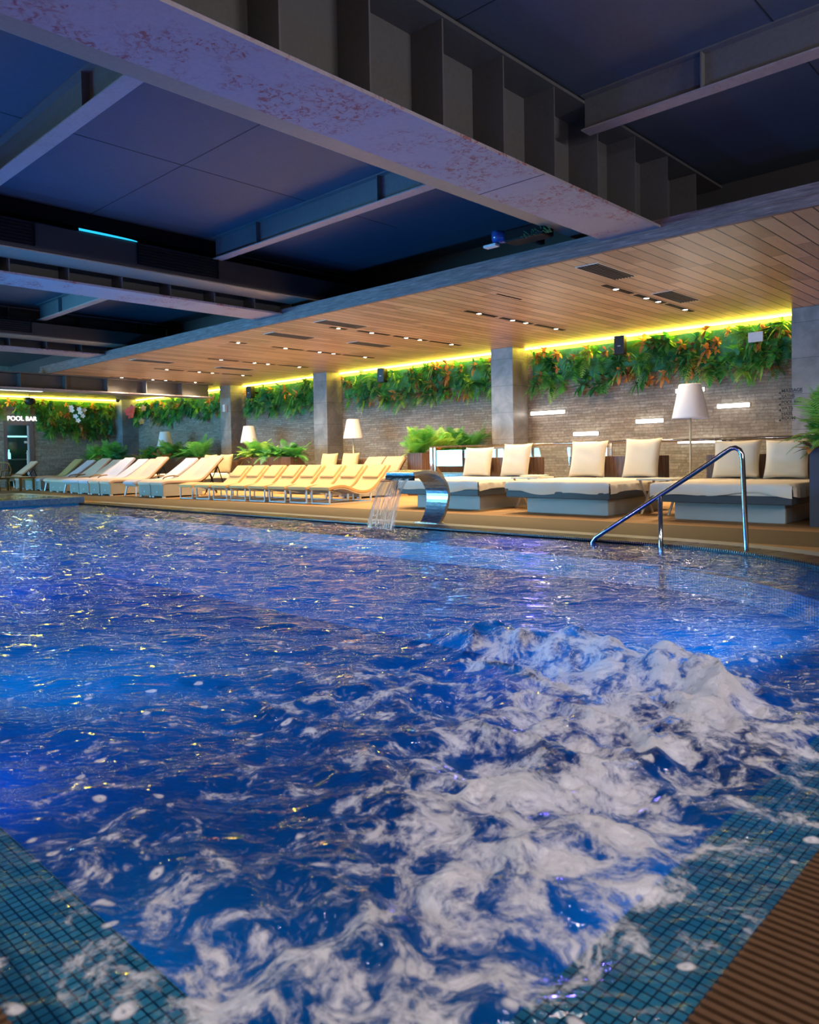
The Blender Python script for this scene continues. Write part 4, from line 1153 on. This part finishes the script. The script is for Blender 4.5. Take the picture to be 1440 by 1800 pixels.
# ------------------------------------------------------------------ wicker and slim loungers
def lounger_parts(t, kind, towel, head_y, head_z):
    if kind == 'wicker':
        mb = MB(); mb.box(.005, .595, 0, 1.05, .035, .33); mb.build('base', 'wicker', t, bevel=.01)
        for x in (.02, .50):
            for y in (.02, .95):
                mb = MB(); mb.box(x, x + .08, y, y + .06, 0, .035); mb.build('foot', 'white_metal', t)
        mb = MB(); mb.lathe([(.0001, 0), (.02, 0)], 12); o = mb.build('badge', 'plate_white', t); o.location = (.3, -.003, .14); o.rotation_euler = (R(90), 0, 0)
    else:
        mb = MB(); mb.box(.02, .58, .02, 1.1, .25, .33); mb.build('base', 'wicker', t, bevel=.01)
        for x0, x1 in ((.06, .0), (.54, .6)):
            mb = MB(); mb.bar((x0, .06, .27), (x1, .02, 0), .035); mb.build('leg', 'plate_white', t)
            mb = MB(); mb.bar((x0, 1.05, .27), (x1, 1.1, 0), .035); mb.build('leg', 'plate_white', t)
        for x in (.01, .59):
            mb = MB(); mb.tube([(x, .75 + .28 * (1 - math.cos(a)) , .33 + .16 * math.sin(a) ** .6 if 0 < a < PI else .33) for a in np.linspace(0, PI, 14)], .016, 8); mb.build('armrest', 'bronze', t)
    p = smooth_profile([(-.04, .355), (0, .40), (.08, .415), (.9, .41), (1.05, .43), (head_y - .1, head_z - .09), (head_y, head_z)], 30)
    mb = MB(); mb.profile_x(p, .0, .6, .07); mb.build('cushion', towel, t, bevel=.02)
    bk = [(1.08, .36), (head_y + .03, head_z - .07)]
    mb = MB(); mb.profile_x(bk, .03, .57, .025); mb.build('back_frame', 'bronze', t)
    mb = MB()
    for x in (.06, .54):
        mb.bar((x, head_y - .12, head_z - .28), (x, head_y + .12, .02), .018); mb.bar((x, head_y - .12, head_z - .28), (x, 1.15, .02), .018)
    mb.bar((.06, head_y + .08, .12), (.54, head_y + .08, .12), .016)
    mb.build('back_strut', 'black_metal', t)
LG = [('wicker', -17.31, 9.07, 'towel', 'nearest wicker lounger of the far group, beside the cream wave loungers'),
      ('wicker', -17.93, 9.07, 'towel', 'second wicker lounger from the cream wave loungers, towel covered'),
      ('slim', -18.76, 9.10, 'lavender_towel', 'slim legged lounger with armrests, left of the two nearest wicker loungers'),
      ('wicker', -19.88, 8.98, 'towel', 'wicker lounger standing just left of the gap in the far row'),
      ('wicker', -20.52, 8.98, 'towel', 'wicker lounger second to the left of the gap, raised back'),
      ('wicker', -21.30, 9.03, 'lavender_towel', 'bluish towelled wicker lounger, third to the left of the gap'),
      ('wicker', -21.92, 9.03, 'lavender_towel', 'bluish towelled wicker lounger, fourth to the left of the gap'),
      ('slim', -22.58, 9.12, 'lavender_towel', 'slim lounger with curved armrest near the middle of the far row'),
      ('wicker', -23.30, 9.2, 'towel', 'wicker lounger just left of the middle slim lounger'),
      ('wicker', -23.95, 9.25, 'towel', 'wicker lounger second to the left of the middle slim lounger'),
      ('slim', -24.75, 9.4, 'towel', 'slim lounger with towel, left part of the far row'),
      ('wicker', -25.75, 9.45, 'lavender_towel', 'pale towelled wicker lounger beside the olive one'),
      ('wicker', -26.45, 9.45, 'olive_fabric', 'wicker lounger with bare olive back at the left of the far row')]
cache = {}
for i, (k, x, y, tw, l) in enumerate(LG):
    hy, hz = (1.78, .95) if i % 3 else (1.66, 1.0)
    key = (k, tw, hy)
    if key in cache: dup(cache[key], (x, y, 0), 0, l)
    else:
        t = thing('sun_lounger', l, 'lounger', (x, y, 0), 0, 'loungers in the far row'); lounger_parts(t, k, tw, hy, hz); cache[key] = t
t = thing('sun_lounger', 'leftmost wicker lounger lying flat behind the small brown table', 'lounger', (-27.9, 9.65, 0), 0, 'loungers in the far row')
lounger_parts(t, 'wicker', 'towel', 1.8, .46)

# second row behind the cream loungers
t = thing('sun_lounger', 'beige lounger behind the cream row, left of the wooden planter', 'lounger', (-12.62, 11.06, 0), 0, 'loungers behind the cream row'); lounger_parts(t, 'wicker', 'lounger_beige', 1.45, .90)
dup(t, (-13.55, 11.35, .0), 0, 'beige lounger behind the cream row, right of the floor lamp')
make_daybed((-15.95, 11.7, 0), 'low daybed with two olive pillows behind the cream loungers', 21)
for i, (x, l) in enumerate(((-15.58, 'left of the two olive pillows behind the cream loungers'), (-14.74, 'right of the two olive pillows behind the cream loungers, beside the lamp'))):
    place_pillow('pillow', x, 13.2, .50, .60, .52, R(14), .05, 'pillow_beige', l, 30 + i, 'olive pillows on the back daybeds')
make_daybed((-21.0, 11.0, 0), 'low daybed with two olive pillows behind the wicker loungers', 22)
for i, (x, l) in enumerate(((-20.3, 'olive pillow partly behind the nearest towelled wicker lounger'), (-19.45, 'olive pillow in front of the planter with bright ferns'))):
    place_pillow('pillow', x, 12.5, .50, .58, .56, R(14), .1, 'pillow_beige', l, 33 + i, 'olive pillows on the back daybeds')

# small brown table and wicker chair at far left
t = thing('side_table', 'small dark wooden table before the leftmost lounger', 'table', (-26.0, 9.15, 0))
mb = MB(); mb.box(-.62, .62, -.25, .25, .40, .45); mb.build('table_top', 'bronze', t, bevel=.006)
for x in (-.58, .52):
    for y in (-.23, .17):
        mb = MB(); mb.box(x, x + .06, y, y + .06, 0, .40); mb.build('leg', 'bronze', t)
t = thing('rattan_chair', 'brown rattan armchair at the left edge beside the small table', 'chair', (-26.9, 8.72, 0), R(40))
mb = MB(); mb.box(-.28, .28, -.28, .28, .38, .43); mb.build('seat', 'bronze', t, bevel=.02)
mb = MB(); mb.tube([(-.3, .26, .4), (-.32, .34, .7), (-.2, .38, .88), (0, .4, .92), (.2, .38, .88), (.32, .34, .7), (.3, .26, .4)], .022, 8)
for k in range(7): mb.tube([(-.2 + k * .066, .29, .42), (-.2 + k * .066, .375, .86)], .01, 6)
mb.build('backrest', 'bronze', t)
for s in (-1, 1):
    mb = MB(); mb.tube([(s * .3, .3, .62), (s * .34, .05, .66), (s * .33, -.22, .62), (s * .30, -.28, .4)], .02, 8); mb.build('armrest', 'bronze', t)
    for y in (-.26, .26):
        mb = MB(); mb.tube([(s * .26, y, .4), (s * .31, y * 1.15, 0)], .02, 8); mb.build('leg', 'bronze', t)
t = thing('sun_lounger', 'pale lounger back at the far left edge beyond the rattan chair', 'lounger', (-29.3, 9.0, 0), 0, 'loungers in the far row')
lounger_parts(t, 'slim', 'towel', 1.7, .95)

# ------------------------------------------------------------------ waterfall spout
sp_ = thing('waterfall_spout', 'curved stainless steel waterfall spout at the pool edge', 'fountain', (-6.80, 7.5, 0))
prof = []
for a in np.linspace(0, 1, 30):
    # from the foot up over the back to the lip
    keys = [(0, 0), (.10, .12), (.165, .28), (.165, .42), (.08, .56), (-.08, .645), (-.26, .67), (-.46, .655), (-.53, .64)]
    s = a * (len(keys) - 1); i = min(int(s), len(keys) - 2); f = s - i
    P = [keys[max(0, min(len(keys) - 1, i + d))] for d in (-1, 0, 1, 2)]
    def cr_(p0, p1, p2, p3, t): return .5 * (2 * p1 + (p2 - p0) * t + (2 * p0 - 5 * p1 + 4 * p2 - p3) * t * t + (3 * p1 - p0 - 3 * p2 + p3) * t ** 3)
    prof.append((cr_(*[p[0] for p in P], f), cr_(*[p[1] for p in P], f)))
tp = [.66 + .34 * t for t in np.linspace(0, 1, 30)]
mb = MB(); mb.profile_x([(y, z) for y, z in prof], -.25, .25, .045, taper=tp)
for k in range(len(mb.sm)): mb.sm[k] = False
o = mb.build('curved_sheet', 'brushed_steel', sp_, bevel=.004)
mb = MB(); mb.box(-.2, .2, -.07, .07, 0, .014); mb.build('base_plate', 'brushed_steel', sp_, bevel=.003)
mb = MB(); mb.box(-.252, .252, -.546, -.527, .588, .648); mb.build('outlet_lip', 'black_metal', sp_)

# the falling sheet of water
mb = MB(); nu, nv = 40, 30; vs = []; rnd = np.random.RandomState(3); wob = rnd.uniform(-1, 1, (nu + 1,))
for j in range(nv + 1):
    t = j / nv
    for i in range(nu + 1):
        u = i / nu - .5
        y = -.545 - .36 * t ** .6 + .010 * wob[i] * t
        vs.append((u * .47 * (1 + .04 * t) + .004 * math.sin(40 * t + i), y, .622 - .625 * t ** 1.35))
fs = [(j * (nu + 1) + i, j * (nu + 1) + i + 1, (j + 1) * (nu + 1) + i + 1, (j + 1) * (nu + 1) + i) for j in range(nv) for i in range(nu)]
mb.add(vs, fs, 0, True)
o = mb.build('falling_water', 'falling_water', loc=(-6.80, 7.5, 0)); tag(o, 'thin sheet of water falling from the steel spout', 'water', kind='stuff')

# ------------------------------------------------------------------ pool handrail
hr = thing('pool_handrail', 'bent steel handrail standing in the pool edge', 'handrail', (-3.3, 6.95, 0))
pts = [(-.72, 0, -.12), (-.745, 0, -.03), (-.70, 0, .03)]
a = Vector((-.70, 0, .03)); b = Vector((.60, 0, .865))
pts += [tuple(a.lerp(b, t)) for t in (.1, .5, .9)] 
pts += [(.62, 0, .885), (.67, 0, .915), (.71, 0, .92), (.745, 0, .90), (.765, 0, .86), (.77, 0, .80)]
pts += [(.785, 0, .4), (.80, 0, 0), (.815, 0, -.6)]
mb = MB(); mb.tube(pts, .0225, 16); mb.build('rail', 'steel', hr)
mb = MB(); mb.tube([(.0, 0, .475), (.0, 0, -.6)], .0215, 16); mb.build('post', 'steel', hr)

# ------------------------------------------------------------------ water surface and foam
def hash2(ix, iy, seed):
    h = (ix.astype(np.int64) * 374761393 + iy.astype(np.int64) * 668265263 + seed * 974711) & 0x7fffffff
    h = ((h ^ (h >> 13)) * 1274126177) & 0x7fffffff
    return ((h ^ (h >> 16)) & 0xffff) / 65535.0
def vnoise(x, y, seed=0):
    ix = np.floor(x); iy = np.floor(y); fx = x - ix; fy = y - iy
    fx = fx * fx * fx * (fx * (fx * 6 - 15) + 10); fy = fy * fy * fy * (fy * (fy * 6 - 15) + 10)
    a = hash2(ix, iy, seed); b = hash2(ix + 1, iy, seed); c = hash2(ix, iy + 1, seed); d = hash2(ix + 1, iy + 1, seed)
    return a + (b - a) * fx + (c - a) * fy + (a - b - c + d) * fx * fy
def fbm(x, y, o=4, seed=0):
    s = 0; a = .5
    for k in range(o): s = s + a * vnoise(x * 2 ** k, y * 2 ** k, seed + k * 17); a *= .5
    return s / (1 - .5 ** o)
def spaced(a, b, fine, coarse, near, grow):
    # positions from a to b, fine close to 'a'
    out = [a]; 
    while out[-1] < b:
        t = max(0, (out[-1] - a - near) / grow); out.append(out[-1] + fine + (coarse - fine) * min(1, t))
    out[-1] = b; return np.array(out)
gx = -spaced(.45, 16.58, .014, .085, 2.6, 7.0)
gy = spaced(.40, 7.03, .014, .038, 3.0, 3.0)
GX, GY = np.meshgrid(gx, gy)
# distance to the pool outline (for damping)
edge = np.minimum(np.minimum(POOL_X1 - GX, GY - POOL_Y0), POOL_Y1 - GY)
ccx, ccy = POOL_X1 - POOL_R, POOL_Y1 - POOL_R
incorner = (GX > ccx) & (GY > ccy)
edge = np.where(incorner, POOL_R - np.hypot(GX - ccx, GY - ccy), edge)
damp = np.clip(edge / .5, .12, 1)
rs = np.random.RandomState(11); Hh = np.zeros_like(GX)
WXp = GX + .25 * (fbm(GX * .9, GY * .9, 3, 5) - .5); WYp = GY + .25 * (fbm(GX * .9 + 7, GY * .9, 3, 6) - .5)
for k in range(26):
    lam = 10 ** rs.uniform(math.log10(.20), math.log10(.75)); th = rs.normal(R(135), R(55)); amp = .0036 * lam ** .9
    ph = rs.uniform(0, 6.28); q = (WXp * math.cos(th) + WYp * math.sin(th)) * 2 * PI / lam + ph
    Hh += amp * (np.sin(q) + .25 * np.cos(2 * q))
Hh += .010 * (fbm(GX * 3.2, GY * 3.2, 4, 21) - .5)
# jet mounds
Dn = np.zeros_like(GX)
lumps = [(-2.25, 2.78, .20, .06), (-2.02, 2.86, .22, .085), (-1.78, 2.88, .22, .075), (-1.55, 2.84, .22, .09), (-1.32, 2.80, .20, .075), (-1.10, 2.74, .22, .085), (-.90, 2.64, .20, .07), (-.72, 2.54, .18, .06)]
for x, y, r, h in lumps:
    g = np.exp(-((GX - x) ** 2 + ((GY - y) * 1.25) ** 2) / (2 * (r * .62) ** 2))
    Hh += h * g * (.75 + .5 * fbm(GX * 9, GY * 9, 3, 31))
def blob(x, y, rx, ry, rot, w):
    c, s = math.cos(rot), math.sin(rot); u = (GX - x) * c + (GY - y) * s; v = -(GX - x) * s + (GY - y) * c
    return w * np.exp(-((u / rx) ** 2 + (v / ry) ** 2))
Dn += blob(-1.55, 2.80, .95, .30, -.1, 1.05)
Dn += blob(-1.2, 2.45, .7, .3, -.1, .45)
Dn += blob(-1.25, 3.4, .9, .45, .1, .30)
Dn += blob(-1.35, 2.2, .75, .55, .3, .52)
Dn += blob(-1.10, 1.75, .45, .45, 0, .60)
Dn += blob(-1.30, 1.45, .35, .30, 0, .40)
Dn += blob(-1.00, 1.32, .30, .28, 0, .50)
Dn += blob(-1.00, .92, .30, .26, 0, .42)
Dn += blob(-1.12, .70, .25, .22, 0, .45)
Dn += blob(-.78, 1.5, .25, .6, 0, .30)
Dn += blob(-.70, .9, .25, .35, 0, .28)
Dn += blob(-2.1, 1.9, .55, .5, .6, .30)
Dn += blob(-1.6, .80, .35, .16, 0, .40)
Dn += blob(-1.3, .62, .4, .18, 0, .34)
Dn += blob(-2.9, 2.0, 1.0, .8, .4, .13)
Dn += blob(-1.8, .95, .7, .4, 0, .18)
Dn += blob(-2.0, 1.3, 1.1, .8, .2, .10)
Dn += blob(-1.0, 4.1, .8, .5, 0, .14)
Dn += blob(-6.9, 6.55, .7, .35, 0, .55)
Dn *= (.72 + .56 * fbm(GX * 2.3 + 3, GY * 2.3, 4, 44))
Dn = np.clip(Dn * .90 - .03, 0, 1.2)
chop = np.clip(Dn * 1.3, 0, 1)
Hh += chop * (.062 * (1 - np.abs(2 * fbm(GX * 3.4, GY * 3.4, 4, 51) - 1) * 2.2) + .020 * (fbm(GX * 8, GY * 8, 4, 61) - .5))
Hh *= damp
WZ = -.022
NY, NX = GX.shape
idx = np.arange(NX * NY).reshape(NY, NX)
quads = np.stack([idx[:-1, :-1], idx[1:, :-1], idx[1:, 1:], idx[:-1, 1:]], -1).reshape(-1, 4)   # x decreases with the column
inside = (edge > -.02)
ok = (inside[:-1, :-1] | inside[1:, :-1] | inside[1:, 1:] | inside[:-1, 1:]).reshape(-1)
def grid_obj(name, mat, Z, keep, attr=None):
    q = quads[keep]; used = np.unique(q); remap = -np.ones(NX * NY, np.int64); remap[used] = np.arange(len(used))
    P = np.stack([GX.ravel(), GY.ravel(), Z.ravel()], -1)[used]; q = remap[q]
    me = bpy.data.meshes.new(name); me.vertices.add(len(P)); me.vertices.foreach_set('co', P.ravel().astype(np.float32))
    me.loops.add(len(q) * 4); me.loops.foreach_set('vertex_index', q.ravel().astype(np.int32))
    me.polygons.add(len(q)); me.polygons.foreach_set('loop_start', (np.arange(len(q)) * 4).astype(np.int32))
    try: me.polygons.foreach_set('loop_total', np.full(len(q), 4, np.int32))
    except Exception: pass
    me.update(calc_edges=True); me.validate()
    me.polygons.foreach_set('use_smooth', np.ones(len(me.polygons), bool))
    if attr is not None:
        a = me.attributes.new('froth', 'FLOAT', 'POINT'); a.data.foreach_set('value', attr.ravel()[used].astype(np.float32))
    me.materials.append(MATS[mat]); o = bpy.data.objects.new(name, me); COL.objects.link(o); return o
wt = grid_obj('pool_water', 'water', WZ + Hh, ok); tag(wt, 'rippling deep blue water of the swimming pool', 'water', kind='stuff')
Dq = (Dn[:-1, :-1] + Dn[1:, 1:]).reshape(-1) / 2
insq = (edge[:-1, :-1] > .0).reshape(-1) & (edge[1:, 1:] > .0).reshape(-1)
fo = grid_obj('whirlpool_foam', 'foam', WZ + Hh + .006, ok & insq & (Dq > .015), Dn); tag(fo, 'white churning foam from the massage jets in the near corner of the pool', 'foam', kind='stuff')
